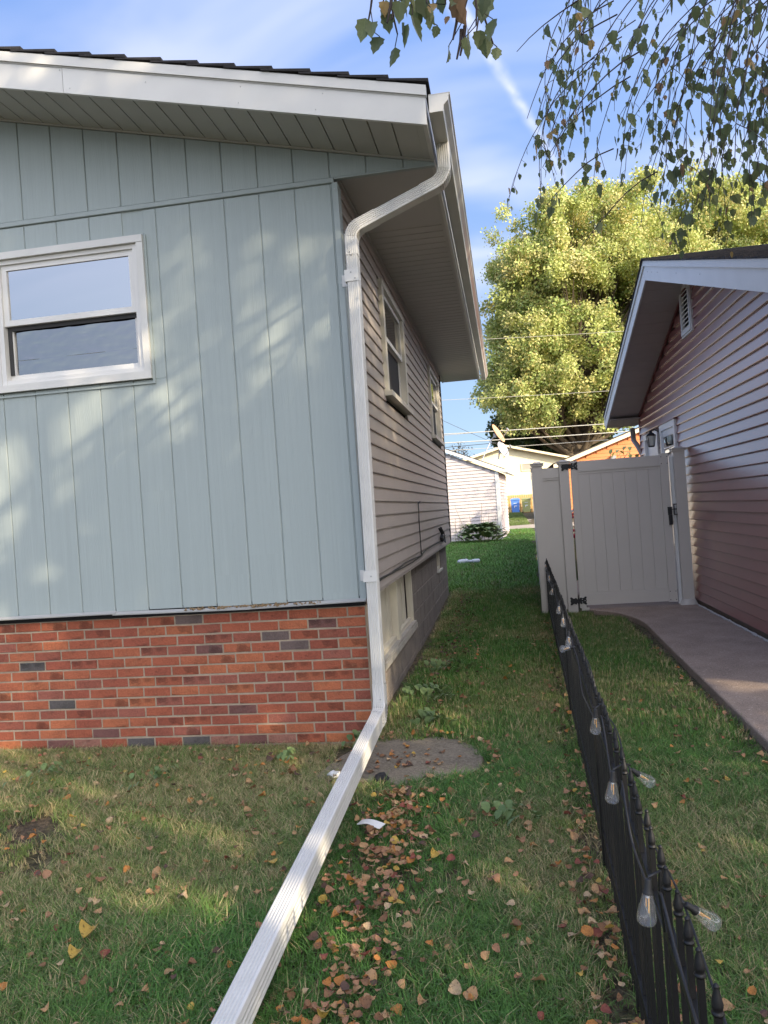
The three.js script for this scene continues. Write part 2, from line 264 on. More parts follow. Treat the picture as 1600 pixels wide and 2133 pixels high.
// ---------------------------------------------------------------- the blue-fronted house on the left
const ZF = -5.026, XS = -0.965, ZB = -13.05, SL = 0.2348, EX = -0.302, ZG = -4.52;    // front siding plane, side wall plane, back, roof slope, eave, gable overhang
const rakeY = (x) => 3.76 + (EX - x) * SL;                                           // underside of the gable overhang
const RIDGE = -6.8, LEFT = 2 * RIDGE - XS;
{
  const H = thing('blue_fronted_house', 'left house with pale blue grooved front over red brick and taupe side siding', 'house');
  // inner walls, so that it is a closed house
  const core = [box(LEFT, XS - 0.03, 0.975, 3.73, ZB + 0.02, ZF - 0.16), box(LEFT, XS - 0.30, -0.2, 0.9745, ZB + 0.16, ZF - 0.16), box(LEFT, XS - 0.2, -0.2, 0.9745, ZB + 0.03, ZB + 0.159)];
  core.push(tris([[LEFT, 3.73, ZF - 0.16], [XS, 3.73, ZF - 0.16], [RIDGE, rakeY(RIDGE) - 0.1, ZF - 0.16], [LEFT, 3.73, ZB], [XS, 3.73, ZB], [RIDGE, rakeY(RIDGE) - 0.1, ZB]], [[0, 1, 2], [5, 4, 3], [0, 2, 5, 3], [1, 4, 5, 2]]));
  part('wall', core, M.dark, H);
  // front: grooved panels
  const G = 0.2452, g0 = -0.9925, wx0 = -4.56, wx1 = -2.315, wy0 = 2.545, wy1 = 3.525;
  const fw = sub('panel_siding', H);
  fw.add((() => { const m = new THREE.Mesh(merge([box(-9, XS - 0.004, 0.985, wy0 - 0.01, ZF - 0.03, ZF - 0.008), box(-9, XS - 0.004, wy1 + 0.01, 3.72, ZF - 0.03, ZF - 0.008), box(wx1 + 0.01, XS - 0.004, wy0 - 0.01, wy1 + 0.01, ZF - 0.03, ZF - 0.008), box(-9, wx0 - 0.01, wy0 - 0.01, wy1 + 0.01, ZF - 0.03, ZF - 0.008)]), M.blue); m.name = 'backing'; m.castShadow = m.receiveShadow = true; return m; })());
  const rows = [];
  for (let k = 0; k < 26; k++) {
    const b = g0 - k * G - 0.003, a = g0 - (k + 1) * G + 0.003;
    const bot = 0.966 + 0.003 * Math.sin(k * 1.7), f = [];
    if (b > wx0 && a < wx1) {                                 // cut round the window
      if (b > wx1) { f.push([[a, bot], [b, bot], [b, 3.70], [wx1 + 0.004, 3.70], [wx1 + 0.004, wy0 - 0.004], [a, wy0 - 0.004]]); }
      else { f.push([[a, bot], [b, bot], [b, wy0 - 0.004], [a, wy0 - 0.004]]); f.push([[a, wy1 + 0.004], [b, wy1 + 0.004], [b, 3.70], [a, 3.70]]); }
    } else f.push([[a, bot], [b, bot], [b, 3.70], [a, 3.70]]);
    for (const q of f) {
      const gs = q.length === 6 ? [prism([q[0], q[1], [b, wy0 - 0.004], [a, wy0 - 0.004]], ZF - 0.012, ZF, 0.003), prism([[wx1 + 0.004, wy0 - 0.004], [b, wy0 - 0.004], q[2], q[3]], ZF - 0.012, ZF, 0.003)] : [prism(q, ZF - 0.012, ZF, 0.003)];
      part('panel', gs, M.blue, fw);
    }
  }
  part('panel', prism([[g0 + 0.003, 0.966], [XS - 0.018, 0.966], [XS - 0.018, 3.70], [g0 + 0.003, 3.70]], ZF - 0.012, ZF, 0.003), M.blue, fw);
  // gable panels above the frieze, over the eave as well
  const gz = ZF + 0.0;
  part('gable_backing', tris([[EX, 3.742, gz - 0.03], [EX, 3.742, gz - 0.009], [-9, 3.742, gz - 0.03], [-9, 3.742, gz - 0.009], [RIDGE, rakeY(RIDGE), gz - 0.03], [RIDGE, rakeY(RIDGE), gz - 0.009], [EX, 3.76, gz - 0.03], [EX, 3.76, gz - 0.009]], [[3, 1, 7, 5], [0, 2, 4, 6], [0, 1, 3, 2], [1, 0, 6, 7]]), M.blue, H);
  for (let k = -2; k < 24; k++) {
    const b = Math.min(g0 - k * G - 0.0035, EX - 0.004), a = g0 - (k + 1) * G + 0.0035; if (a > b) continue;
    const poly = clipY([[a, 3.742], [b, 3.742], [b, 6], [a, 6]], (x) => rakeY(Math.max(x, RIDGE)) - 0.012, true);
    if (poly.length > 2) part('panel', prism(poly, gz - 0.012, gz + 0.001, 0.0035), M.blue, fw);
  }
  part('panel', prism([[g0 + 2 * G + 0.0035, 3.742], [EX - 0.004, 3.742], [EX - 0.004, 3.752], [g0 + 2 * G + 0.0035, 3.752 + (EX - 0.004 - g0 - 2 * G) * SL]], gz - 0.012, gz + 0.001, 0.001), M.blue, fw);
  part('frieze_board', [prism([[-9, 3.706], [XS - 0.002, 3.706], [XS - 0.002, 3.738], [-9, 3.738]], ZF - 0.01, ZF + 0.012, 0.003), prism([[XS + 0.0, 3.729], [EX, 3.729], [EX, 3.741], [XS, 3.741]], ZF - 0.03, ZF + 0.004, 0.001)], M.blueTrim, H);
  part('corner_board', [box(XS - 0.016, XS + 0.022, 0.966, 3.703, ZF - 0.03, ZF + 0.014, true), box(XS + 0.006, XS + 0.022, 0.966, 3.703, ZF - 0.09, ZF - 0.031, true)], M.blueTrim, H);
  for (let i = 0; i < 5; i++) part('nail', place(new THREE.CylinderGeometry(0.004, 0.004, 0.004, 8), { p: [XS + 0.003, 3.66 - i * 0.62, ZF + 0.0155], r: [Math.PI / 2, 0, 0] }), M.steel, H);
  // bent flashing under the panels with nest straw stuck in the gap
  const fl = sub('flashing', H);
  const flp = (a, b, ya, yb, o) => tris([[a, ya, ZF - 0.02], [b, yb, ZF - 0.02], [b, yb + 0.028, ZF + o], [a, ya + 0.028, ZF + o], [a, ya + 0.013, ZF + 0.03], [b, yb + 0.013, ZF + 0.03], [a, ya + 0.006, ZF + 0.029], [b, yb + 0.006, ZF + 0.029]], [[4, 5, 2, 3], [6, 7, 5, 4], [0, 1, 7, 6], [0, 3, 2, 1], [0, 6, 4, 3], [1, 2, 5, 7]]);
  part('flashing_strip', [flp(-2.72, -1.75, 0.938, 0.93, 0.004), flp(-1.752, XS + 0.02, 0.931, 0.944, 0.004)], M.flash, fl);
  part('flashing_strip', [flp(-9, -2.70, 0.934, 0.945, 0.006)], M.flash, fl);
  { const g = []; for (let i = 0; i < 130; i++) { const x = -2.2 + Math.pow(R(), 1.0) * 0.95, y = 0.953 + rr(0, 0.01), z = ZF + rr(0.0, 0.03), l = rr(0.008, 0.03); g.push(place(new THREE.BoxGeometry(l, rr(0.003, 0.009), rr(0.003, 0.01)), { p: [x, y, z], r: [rr(-1, 1), rr(-1.5, 1.5), rr(-0.6, 0.6)] })); } const m = part('nest_straw', g, std([0.26, 0.18, 0.10], { roughness: 1 }), H); m.userData.kind = 'stuff'; }
  // brick base
  const BZ = -5.072, bw = sub('brick_wall', H);
  part('mortar', box(-9, XS - 0.0, -0.25, 0.912, BZ - 0.1, BZ - 0.0055), M.mortar, bw);
  part('painted_gap_shade', box(-9, XS - 0.01, 0.9125, 0.962, BZ - 0.1, BZ - 0.04), M.dark, bw);  // dark box that paints the shade below the flashing
  const pitch = 0.0696, bh = 0.0575;
  const shapes = [...Array(7)].map((_, s) => (l) => { const rs = rngOf(900 + s * 13 + Math.round(l * 100)), j = () => (rs() - 0.5) * 0.005; const w = l, c = 0.003; const v = []; for (const z of [-0.08, -c]) for (const [x, y] of [[0, 0], [w, 0], [w, bh], [0, bh]]) v.push([x + j() * 0.5, y + j() * 0.4, z]); for (const [x, y] of [[c, c], [w - c, c], [w - c, bh - c], [c, bh - c]]) v.push([x + j(), y + j(), j() * 0.5]); return tris(v, [[3, 2, 1, 0], [0, 1, 5, 4], [1, 2, 6, 5], [2, 3, 7, 6], [3, 0, 4, 7], [4, 5, 9, 8], [5, 6, 10, 9], [6, 7, 11, 10], [7, 4, 8, 11], [8, 9, 10, 11]]); });
  const cache = new Map(), shape = (s, l) => { const k = s + '_' + l.toFixed(3); if (!cache.has(k)) cache.set(k, shapes[s](l)); return cache.get(k); };
  const fillers = [];
  for (let r = -1; r < 13; r++) {
    const yb = 0.908 - (r + 1) * pitch - bh;
    let x = XS - 0.006;
    let first = true, i = 0;
    while (x > -4.25) {
      let L = first ? ((r & 1) ? 0.094 + 0.03 * hash(r, 2, 7) : 0.19 - 0.02 * hash(r, 3, 7)) : 0.190 + 0.006 * (hash(r, i, 1) - 0.5);
      L = Math.round(L * 250) / 250; first = false;
      const tone = (() => { const h = hash(r * 7 + 3, i, 55); return h < 0.26 ? 0 : h < 0.42 ? 1 : h < 0.60 ? 2 : h < 0.74 ? 3 : h < 0.84 ? 4 : h < 0.90 ? 5 : h < 0.935 ? 6 : h < 0.955 ? 7 : h < 0.98 ? 8 : 9; })();
      const m = new THREE.Mesh(shape(Math.floor(hash(r, i, 3) * 7), L), M.bricks[r === 12 && tone < 6 ? 10 : r === 11 && tone < 6 && tone % 2 ? 11 : tone]); m.name = 'brick'; m.castShadow = m.receiveShadow = true;
      m.position.set(x - L, yb + (hash(i, r, 8) - 0.5) * 0.003, BZ + (hash(r, i, 9) - 0.5) * 0.005); m.rotation.z = (hash(r, i, 4) - 0.5) * 0.008; bw.add(m);
      x -= L + 0.0115; i++;
    }
  }
  { const g = []; for (let r = -1; r < 13; r++) for (let x = -4.36; x > -8.8; x -= 0.2015) g.push(place(shape(r & 1 ? 1 : 2, 0.19), { p: [x - 0.1 + (r & 1) * 0.1, 0.908 - bh - (r + 1) * pitch, BZ] })); const m = part('brick', g, M.bricks[0], bw); m.userData.kind = 'stuff'; }
  // front window: two double-hung units side by side
  const win = (cx0, cx1, idx) => {
    const W = sub('window', H), z = ZF, y0 = wy0 + 0.05, y1 = wy1 - 0.05, mid = 3.035;
    const fr = [];
    const fz = (x0, x1, ya, yb, za, zb) => fr.push(box(x0, x1, ya, yb, za, zb));
    fz(cx0, cx0 + 0.035, y0, y1, z - 0.09, z + 0.012); fz(cx1 - 0.035, cx1, y0, y1, z - 0.09, z + 0.012); fz(cx0 + 0.035, cx1 - 0.035, y1 - 0.03, y1, z - 0.09, z + 0.010); fz(cx0 + 0.035, cx1 - 0.035, y0, y0 + 0.035, z - 0.09, z + 0.008);
    part('frame', fr, M.whiteWin, W);
    const a = cx0 + 0.036, b = cx1 - 0.036;
    const sash = (ya, yb, zz, wT, wB, name) => { const g = [box(a, a + 0.038, ya, yb, zz - 0.03, zz), box(b - 0.038, b, ya, yb, zz - 0.03, zz), box(a + 0.038, b - 0.038, yb - wT, yb, zz - 0.03, zz - 0.0006), box(a + 0.038, b - 0.038, ya, ya + wB, zz - 0.03, zz - 0.0006)]; part(name, g, M.whiteWin, W); };
    sash(mid - 0.02, y1 - 0.031, z - 0.006, 0.038, 0.04, 'upper_sash'); sash(y0 + 0.036, mid + 0.012, z - 0.044, 0.05, 0.042, 'lower_sash');
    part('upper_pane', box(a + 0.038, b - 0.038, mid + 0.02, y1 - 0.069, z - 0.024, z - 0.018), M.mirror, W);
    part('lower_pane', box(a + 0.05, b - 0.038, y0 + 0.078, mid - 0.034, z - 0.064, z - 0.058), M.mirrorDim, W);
    part('screen_edge', [box(a + 0.0, b, mid - 0.05, mid - 0.021, z - 0.043, z - 0.034), box(a, a + 0.028, y0 + 0.078, mid - 0.05, z - 0.043, z - 0.034)], M.screen, W);
  };
  win(-4.50, -3.455, 0); win(-3.435, -2.365, 1);
  const trim = sub('window_trim', H);
  part('casing', [box(wx0, wx1, wy1 - 0.048, wy1, ZF - 0.02, ZF + 0.036), box(wx0, wx1, wy0, wy0 + 0.05, ZF - 0.02, ZF + 0.034), box(wx1 - 0.048, wx1, wy0 + 0.0505, wy1 - 0.0485, ZF - 0.02, ZF + 0.032), box(wx0, wx0 + 0.048, wy0 + 0.0505, wy1 - 0.0485, ZF - 0.02, ZF + 0.032), box(-3.454, -3.436, wy0 + 0.051, wy1 - 0.049, ZF - 0.05, ZF + 0.016)], M.white, trim);
  part('outer_flange', [box(wx1 + 0.001, wx1 + 0.018, wy0 - 0.02, wy1 + 0.005, ZF + 0.0005, ZF + 0.012), box(wx0, wx1 + 0.018, wy0 - 0.034, wy0 - 0.021, ZF + 0.0005, ZF + 0.012), box(wx0, wx1 + 0.006, wy1 + 0.001, wy1 + 0.012, ZF + 0.0005, ZF + 0.012)], M.blueTrim, trim);
  // side: lap siding
  const ls = sub('lap_siding', H), lap = 0.1078, n = 26;
  const openings = [[-8.11, -6.62, 2.52, 3.53], [-12.38, -10.86, 2.51, 3.53]];
  for (let k = 0; k < n; k++) {
    const y0 = 0.963 + k * lap, y1 = y0 + lap; let cuts = [[ZB, ZF - 0.092]];
    for (const [a, b, lo, hi] of openings) if (y1 > lo + 0.02 && y0 < hi - 0.02) cuts = cuts.flatMap(([p, q]) => [[p, Math.min(q, a)], [Math.max(p, b), q]]).filter(([p, q]) => q - p > 0.01);
    const g = cuts.map(([p, q]) => tris([[XS + 0.002, y1, q], [XS + 0.017, y0 + 0.006, q], [XS + 0.015, y0, q], [XS - 0.01, y0, q], [XS - 0.01, y1, q], [XS + 0.002, y1, p], [XS + 0.017, y0 + 0.006, p], [XS + 0.015, y0, p], [XS - 0.01, y0, p], [XS - 0.01, y1, p]], [[1, 6, 5, 0], [2, 7, 6, 1], [3, 8, 7, 2], [0, 4, 3, 2, 1], [5, 6, 7, 8, 9]].map((f) => f)));
    part('siding_board', g, M.vinyl, ls);
  }
  part('corner_trim', box(XS - 0.02, XS + 0.024, 0.96, 3.75, ZB - 0.03, ZB + 0.03), M.black, H);
  part('starter_strip', box(XS - 0.02, XS + 0.012, 0.945, 0.9625, ZB, ZF - 0.09), M.vinyl, H);
  // side windows
  for (const [a, b, lo, hi] of openings) {
    const W = sub('window', H), x = XS + 0.002;
    part('casing', [box(x - 0.02, x + 0.045, hi - 0.05, hi, a, b), box(x - 0.02, x + 0.04, lo + 0.046, hi - 0.0505, b - 0.10, b), box(x - 0.02, x + 0.04, lo + 0.046, hi - 0.0505, a, a + 0.13)], M.cream, W);
    part('sill', box(x - 0.02, x + 0.075, lo, lo + 0.045, a - 0.02, b + 0.02), M.cream, W);
    const A = a + 0.131, B = b - 0.101, mid = (lo + hi) / 2 + 0.03;
    const ring = (ya, yb, xx, w) => [box(xx - 0.03, xx, ya, ya + w, A, B), box(xx - 0.03, xx, yb - w, yb, A, B), box(xx - 0.03, xx - 0.0005, ya + w, yb - w, A, A + w), box(xx - 0.03, xx - 0.0005, ya + w, yb - w, B - w, B)];
    part('upper_sash', ring(mid, hi - 0.051, x + 0.012, 0.04), M.whiteWin, W); part('lower_sash', ring(lo + 0.046, mid + 0.03, x - 0.021, 0.035), M.whiteWin, W);
    part('upper_pane', box(x - 0.008, x - 0.002, mid + 0.04, hi - 0.091, A + 0.04, B - 0.04), M.glassDark, W); part('lower_pane', box(x - 0.04, x - 0.034, lo + 0.08, mid - 0.004, A + 0.035, B - 0.035), M.screen, W);
  }
  // block foundation of the side
  const fd = sub('block_foundation', H), XW = XS - 0.075, bays = [[-8.2, -6.02, 0.31, 0.99], [-11.85, -11.25, 0.62, 0.96]];
  part('mortar', [box(XW - 0.12, XW - 0.006, -0.3, 0.31, ZB + 0.02, ZF - 0.13), box(XW - 0.12, XW - 0.006, 0.31, 0.97, -6.0, ZF - 0.13), box(XW - 0.12, XW - 0.006, 0.31, 0.97, -11.24, -8.2), box(XW - 0.12, XW - 0.006, 0.31, 0.97, ZB + 0.02, -11.86), box(XW - 0.12, XW - 0.006, 0.31, 0.615, -11.86, -11.24)], M.block, fd);
  for (let r = 0; r < 6; r++) for (let k = -1; k < 20; k++) {
    const y0 = -0.15 + r * 0.195, y1 = Math.min(y0 + 0.186, 0.962), q = ZF - 0.14 - k * 0.405 - (r & 1) * 0.2, p = q - 0.396;
    let segs = [[Math.max(p, ZB + 0.02), Math.min(q, ZF - 0.135)]];
    for (const [a, b, lo, hi] of bays) if (y1 > lo + 0.05 && y0 < hi) segs = segs.flatMap(([s, t]) => [[s, Math.min(t, a - 0.01)], [Math.max(s, b + 0.01), t]]);
    for (const [s, t] of segs) if (t - s > 0.03) { const g = prism([[0, 0], [t - s, 0], [t - s, y1 - y0], [0, y1 - y0]], -0.05, 0, 0.004); g.rotateY(Math.PI / 2); g.translate(XW + (R() - 0.5) * 0.004, y0, t); part('concrete_block', g, M.block, fd); }
  }
  { // boarded basement window with its sill
    const B = sub('basement_window', H), [a, b] = bays[0], x = XW - 0.06;
    part('frame', [box(x, x + 0.05, 0.34, 0.96, b - 0.05, b), box(x, x + 0.06, 0.34, 0.96, a, a + 0.07), box(x, x + 0.07, 0.34, 0.96, -7.1, -6.98), box(x, x + 0.045, 0.34, 0.40, -6.98, b - 0.05), box(x, x + 0.045, 0.34, 0.40, a + 0.07, -7.1)], M.board, B);
    for (let i = 0; i < 9; i++) { const z1 = b - 0.055 - i * 0.235, z0 = z1 - 0.225; if (z0 < a + 0.07) break; if (z1 > -7.11 && z0 < -6.97) { part('board', box(x - 0.03, x + 0.006, 0.40, 0.96, -6.975, z1, true), M.board, B); continue; } part('board', box(x - 0.03, x + 0.004 + 0.006 * (i & 1), 0.40, 0.96, z0, z1, true), M.board, B); }
    part('sill', [box(XW - 0.1, XW + 0.03, 0.285, 0.335, a - 0.03, b + 0.03), box(x - 0.02, x + 0.085, 0.335, 0.36, a, b)], std([0.48, 0.45, 0.40], { map: rep(speck, 1, 1), bumpMap: fine, bumpScale: 0.004, roughness: 0.9 }), B);
    const C = sub('basement_window', H); part('frame', [box(x, x + 0.05, 0.64, 0.96, -11.3, -11.26), box(x, x + 0.05, 0.64, 0.96, -11.84, -11.8), box(x, x + 0.05, 0.62, 0.66, -11.8, -11.3)], M.board, C); part('pane', box(x - 0.02, x - 0.01, 0.66, 0.96, -11.8, -11.3), M.glassDark, C); part('sill', box(XW - 0.08, XW + 0.03, 0.595, 0.62, -11.88, -11.22), M.cream, C);
  }
  // eave soffit along the side: V-grooved planks across
  const es = sub('eave_soffit', H);
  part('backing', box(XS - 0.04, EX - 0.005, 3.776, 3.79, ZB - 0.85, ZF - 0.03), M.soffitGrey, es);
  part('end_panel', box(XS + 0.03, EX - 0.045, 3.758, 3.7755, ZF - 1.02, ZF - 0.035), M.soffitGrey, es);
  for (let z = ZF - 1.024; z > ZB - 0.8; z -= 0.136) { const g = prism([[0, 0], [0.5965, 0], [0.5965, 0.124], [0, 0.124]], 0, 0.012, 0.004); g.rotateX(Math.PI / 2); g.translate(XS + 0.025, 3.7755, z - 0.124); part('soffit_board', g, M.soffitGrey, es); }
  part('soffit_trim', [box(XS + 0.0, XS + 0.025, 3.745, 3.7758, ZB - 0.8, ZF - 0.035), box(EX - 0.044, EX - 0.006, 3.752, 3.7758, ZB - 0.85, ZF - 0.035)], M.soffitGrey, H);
  // gable overhang: soffit panels, rake board, drip edge
  const gs = sub('gable_soffit', H), ca = Math.cos(Math.atan(SL));
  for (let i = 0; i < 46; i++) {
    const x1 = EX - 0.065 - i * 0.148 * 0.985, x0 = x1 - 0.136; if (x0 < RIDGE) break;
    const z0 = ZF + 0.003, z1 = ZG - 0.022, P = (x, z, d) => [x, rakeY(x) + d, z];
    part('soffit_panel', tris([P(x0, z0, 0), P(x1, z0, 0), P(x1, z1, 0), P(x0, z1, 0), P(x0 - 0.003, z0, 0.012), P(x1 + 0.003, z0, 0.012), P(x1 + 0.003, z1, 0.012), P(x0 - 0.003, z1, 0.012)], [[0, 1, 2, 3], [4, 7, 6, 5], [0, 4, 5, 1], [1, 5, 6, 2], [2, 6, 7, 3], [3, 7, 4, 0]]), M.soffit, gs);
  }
  const slab = (x0, x1, z0, z1, d0, d1, mat, name, par) => part(name, tris([[x0, rakeY(x0) + d0, z0], [x1, rakeY(x1) + d0, z0], [x1, rakeY(x1) + d0, z1], [x0, rakeY(x0) + d0, z1], [x0, rakeY(x0) + d1, z0], [x1, rakeY(x1) + d1, z0], [x1, rakeY(x1) + d1, z1], [x0, rakeY(x0) + d1, z1]], [[0, 1, 2, 3], [4, 7, 6, 5], [0, 4, 5, 1], [1, 5, 6, 2], [2, 6, 7, 3], [3, 7, 4, 0]]), mat, par);
  slab(RIDGE, EX, ZB - 0.4, ZG - 0.022, 0.014, 0.13, M.soffit, 'roof_deck', H);
  slab(EX - 0.064, EX - 0.001, ZF + 0.003, ZG - 0.022, -0.001, 0.0135, M.soffit, 'corner_panel', H);
  slab(RIDGE, EX, ZF + 0.002, ZF + 0.016, -0.012, -0.0005, M.soffit, 'soffit_moulding', H);
  const rk = sub('rake_board', H);
  slab(-2.543, EX + 0.004, ZG - 0.021, ZG, -0.012, 0.152, M.white, 'board', rk); slab(RIDGE, -2.5465, ZG - 0.021, ZG - 0.0015, -0.012, 0.152, M.white, 'board', rk);
  slab(RIDGE, EX + 0.012, ZG - 0.02, ZG + 0.014, 0.1535, 0.213, M.white, 'drip_edge', rk); slab(RIDGE, EX + 0.008, ZG - 0.01, ZG + 0.004, 0.146, 0.153, M.gutter, 'under_drip_strip', rk);  // thin strip in gutter grey below the drip edge
  for (const [x, d] of [[-0.9, 0.12], [-0.95, 0.02], [-1.4, 0.12], [-1.42, 0.02], [-2.0, 0.1], [-2.5, 0.02], [-2.56, 0.13]]) part('nail', place(new THREE.SphereGeometry(0.0035, 6, 4), { p: [x, rakeY(x) + d, ZG + 0.0005] }), M.steel, rk);
  // roof shingles: courses overlapping down the slope
  const sh = sub('shingle_roof', H);
  for (let i = 0; i < 30; i++) {
    const x1 = EX + 0.03 - i * 0.23, x0 = x1 - 0.30; if (x0 < RIDGE - 0.1) break; const dz = 0.024 + 0.006 * (hash(i, 3, 5) - 0.5);
    part('shingle_course', tris([[x0, rakeY(x0) + 0.215, ZB - 0.85], [x1, rakeY(x1) + 0.2155 + 0.016, ZB - 0.85], [x1, rakeY(x1) + 0.2155 + 0.016, ZG + dz], [x0, rakeY(x0) + 0.215, ZG + dz], [x0, rakeY(x0) + 0.224, ZB - 0.85], [x1, rakeY(x1) + 0.25, ZB - 0.85], [x1, rakeY(x1) + 0.25, ZG + dz], [x0, rakeY(x0) + 0.224, ZG + dz]], [[0, 1, 2, 3], [4, 7, 6, 5], [0, 4, 5, 1], [1, 5, 6, 2], [2, 6, 7, 3], [3, 7, 4, 0]]), M.shingle, sh);
  }
  { const mx = (x) => 2 * RIDGE - x, T = rakeY(RIDGE) + 0.24, B = 3.9; part('far_slope', tris([[RIDGE, T, ZG], [RIDGE, T, ZB - 0.85], [mx(EX), B, ZB - 0.85], [mx(EX), B, ZG], [RIDGE, T - 0.2, ZG], [RIDGE, T - 0.2, ZB - 0.85], [mx(EX), B - 0.2, ZB - 0.85], [mx(EX), B - 0.2, ZG]], [[0, 1, 2, 3], [7, 6, 5, 4], [0, 3, 7, 4], [1, 0, 4, 5], [2, 1, 5, 6], [3, 2, 6, 7]]), M.shingle, sh); }
  // fascia behind the gutter, K-style gutter
  part('eave_fascia', box(EX - 0.02, EX + 0.003, 3.75, 3.95, ZB - 0.85, ZG - 0.024), M.gutter, H);
  const kprof = [[0, 0], [0.078, 0], [0.082, 0.012], [0.084, 0.035], [0.112, 0.062], [0.118, 0.088], [0.124, 0.09], [0.126, 0.1], [0.122, 0.102], [0.114, 0.1], [0.108, 0.066], [0.078, 0.038], [0.076, 0.006], [0.003, 0.006], [0.003, 0.1], [0, 0.1]];
  const gsh = new THREE.Shape(kprof.map(([a, b]) => new THREE.Vector2(a, b))), gut = new THREE.ExtrudeGeometry(gsh, { depth: 9.86, bevelEnabled: false, steps: 1 });
  gut.translate(EX + 0.022, 3.818, -14.39); const gp = sub('gutter', H); part('trough', uvm(gut), M.gutter, gp);
  { const s2 = new THREE.Shape([[0, 0], [0.08, 0], [0.086, 0.036], [0.113, 0.062], [0.12, 0.1], [0, 0.1]].map(([a, b]) => new THREE.Vector2(a, b))); for (const z of [-4.53, -14.392]) { const e = new THREE.ExtrudeGeometry(s2, { depth: 0.003, bevelEnabled: false }); e.translate(EX + 0.022, 3.817, z); part('end_cap', uvm(e), M.white, gp); } }
  part('gutter_rim', box(EX + 0.022, EX + 0.148, 3.9165, 3.9215, -4.532, -4.5265), M.gutter, gp);
}
{ // downspout: outlet elbow, offset, elbow, long drop, elbow, extension on the lawn
  const D = thing('downspout', 'white ribbed metal downspout running down the house corner and out across the lawn', 'downspout');
  const ribbed = (w, d, k) => { const q = [], c = 0.008; const face = (x0, y0, x1, y1, ribs) => { const dx = x1 - x0, dy = y1 - y0, L = Math.hypot(dx, dy), nx = dy / L, ny = -dx / L; for (let i = 0; i <= ribs * 4; i++) { const t = i / (ribs * 4), h = (i % 4 === 1 || i % 4 === 2) ? -0.0035 * k : 0; q.push([x0 + dx * t + nx * h, y0 + dy * t + ny * h]); } };
    const a = w / 2, b = d / 2; face(-a + c, -b, a - c, -b, 4); q.push([a - c * 0.3, -b + c * 0.3]); face(a, -b + c, a, b - c, 5); q.push([a - c * 0.3, b - c * 0.3]); face(a - c, b, -a + c, b, 4); q.push([-a + c * 0.3, b - c * 0.3]); face(-a, b - c, -a, -b + c, 5); q.push([-a + c * 0.3, -b + c * 0.3]); return q; };
  const pipe = ribbed(0.098, 0.074, 1), wide = ribbed(0.103, 0.079, 1);
  const arc = (p, d0, d1, r, n) => { const a = new THREE.Vector3(...d0).normalize(), b = new THREE.Vector3(...d1).normalize(), th = a.angleTo(b), t = r * Math.tan(th / 2), P = new THREE.Vector3(...p), s = P.clone().addScaledVector(a, -t), ax = a.clone().cross(b).normalize(), c = s.clone().add(ax.clone().cross(a).multiplyScalar(r)), out = []; for (let i = 0; i <= n; i++) { const v = s.clone().sub(c).applyAxisAngle(ax, th * i / n).add(c); out.push(v.toArray()); } return out; };
  const top = [-0.238, 3.60, -4.97], k1 = [-0.862, 3.35, -4.95], k2 = [-0.888, 0.235, -4.952], end = [-0.868, 0.058, -1.35];
  const sd = (p, q) => new THREE.Vector3(...q).sub(new THREE.Vector3(...p)).normalize().toArray(), dn = [0, -1, 0];
  const e1 = arc(top, dn, sd(top, k1), 0.11, 10), e2 = arc(k1, sd(top, k1), sd(k1, k2), 0.10, 10), e3 = arc(k2, sd(k1, k2), sd([k2[0] - 0.025, k2[1], k2[2]], end), 0.085, 8);
  const along = (p, d, l) => p.map((v, i) => v + d[i] * l), d12 = sd(top, k1), d23 = sd(k1, k2), d34 = sd(e3[8], end);
  const scal = (rows, prof) => rows;
  part('outlet_elbow', sweep(wide, [[-0.238, 3.825, -4.97], ...e1, along(e1[10], d12, 0.09)], [0, 0, -1]), M.spout, D);
  part('offset_pipe', sweep(pipe, [along(e1[10], d12, 0.07), along(e2[0], d12, -0.10)], [0, 0, -1]), M.spout, D);
  part('offset_elbow', sweep(wide, [along(e2[0], d12, -0.12), ...e2, along(e2[10], d23, 0.10)], [0, 0, -1]), M.spout, D);
  const seam = along(e2[10], d23, 0.08);
  const vert = [seam, along(e3[0], d23, -0.08)];
  part('drop_pipe', sweep(ribbed(0.098, 0.074, 1).map(([a, b]) => [a, b]), vert, [0, 0, -1]), M.spout, D);
  part('ground_elbow', sweep(ribbed(0.103, 0.079, 1), [along(e3[0], d23, -0.11), ...e3, along(e3[8], d34, 0.06)], [0, 0, -1]), M.spout, D);
  part('extension', sweep(ribbed(0.098, 0.074, 1), [along(e3[8], d34, 0.03), end], [0, -0.7, -0.7]), M.spout, D);
  for (const [e, n] of [[e1, 8], [e2, 8], [e3, 7]]) for (let i = 1; i <= n; i++) { const a = new THREE.Vector3(...e[i]), b = new THREE.Vector3(...e[i + 1] ?? e[i - 1]), d = b.sub(a).normalize(); if (!e[i + 1]) d.negate(); const t0 = a.clone().addScaledVector(d, -0.003), t1 = a.clone().addScaledVector(d, 0.003); part('crimp', sweep(ribbed(0.1065, 0.0825, 1), [t0.toArray(), t1.toArray()], e === e3 ? [0, -d.z - 0.001, d.y - 0.05] : [0, 0, -1]), M.spout, D); }
  for (const [y, w] of [[3.05, 0.075], [1.12, 0.07]]) { const x = mix(k2[0], k1[0], (y - k2[1]) / (k1[1] - k2[1])); part('strap', [box(x - 0.040, x + 0.0395, y - w / 2, y + w / 2, -4.9005, -4.898), box(x - 0.052, x - 0.0395, y - w / 2, y + w / 2, -4.99, -4.899), box(x - 0.09, x - 0.052, y - w / 2, y + w / 2, -5.012, -5.006)], M.spout, D); }
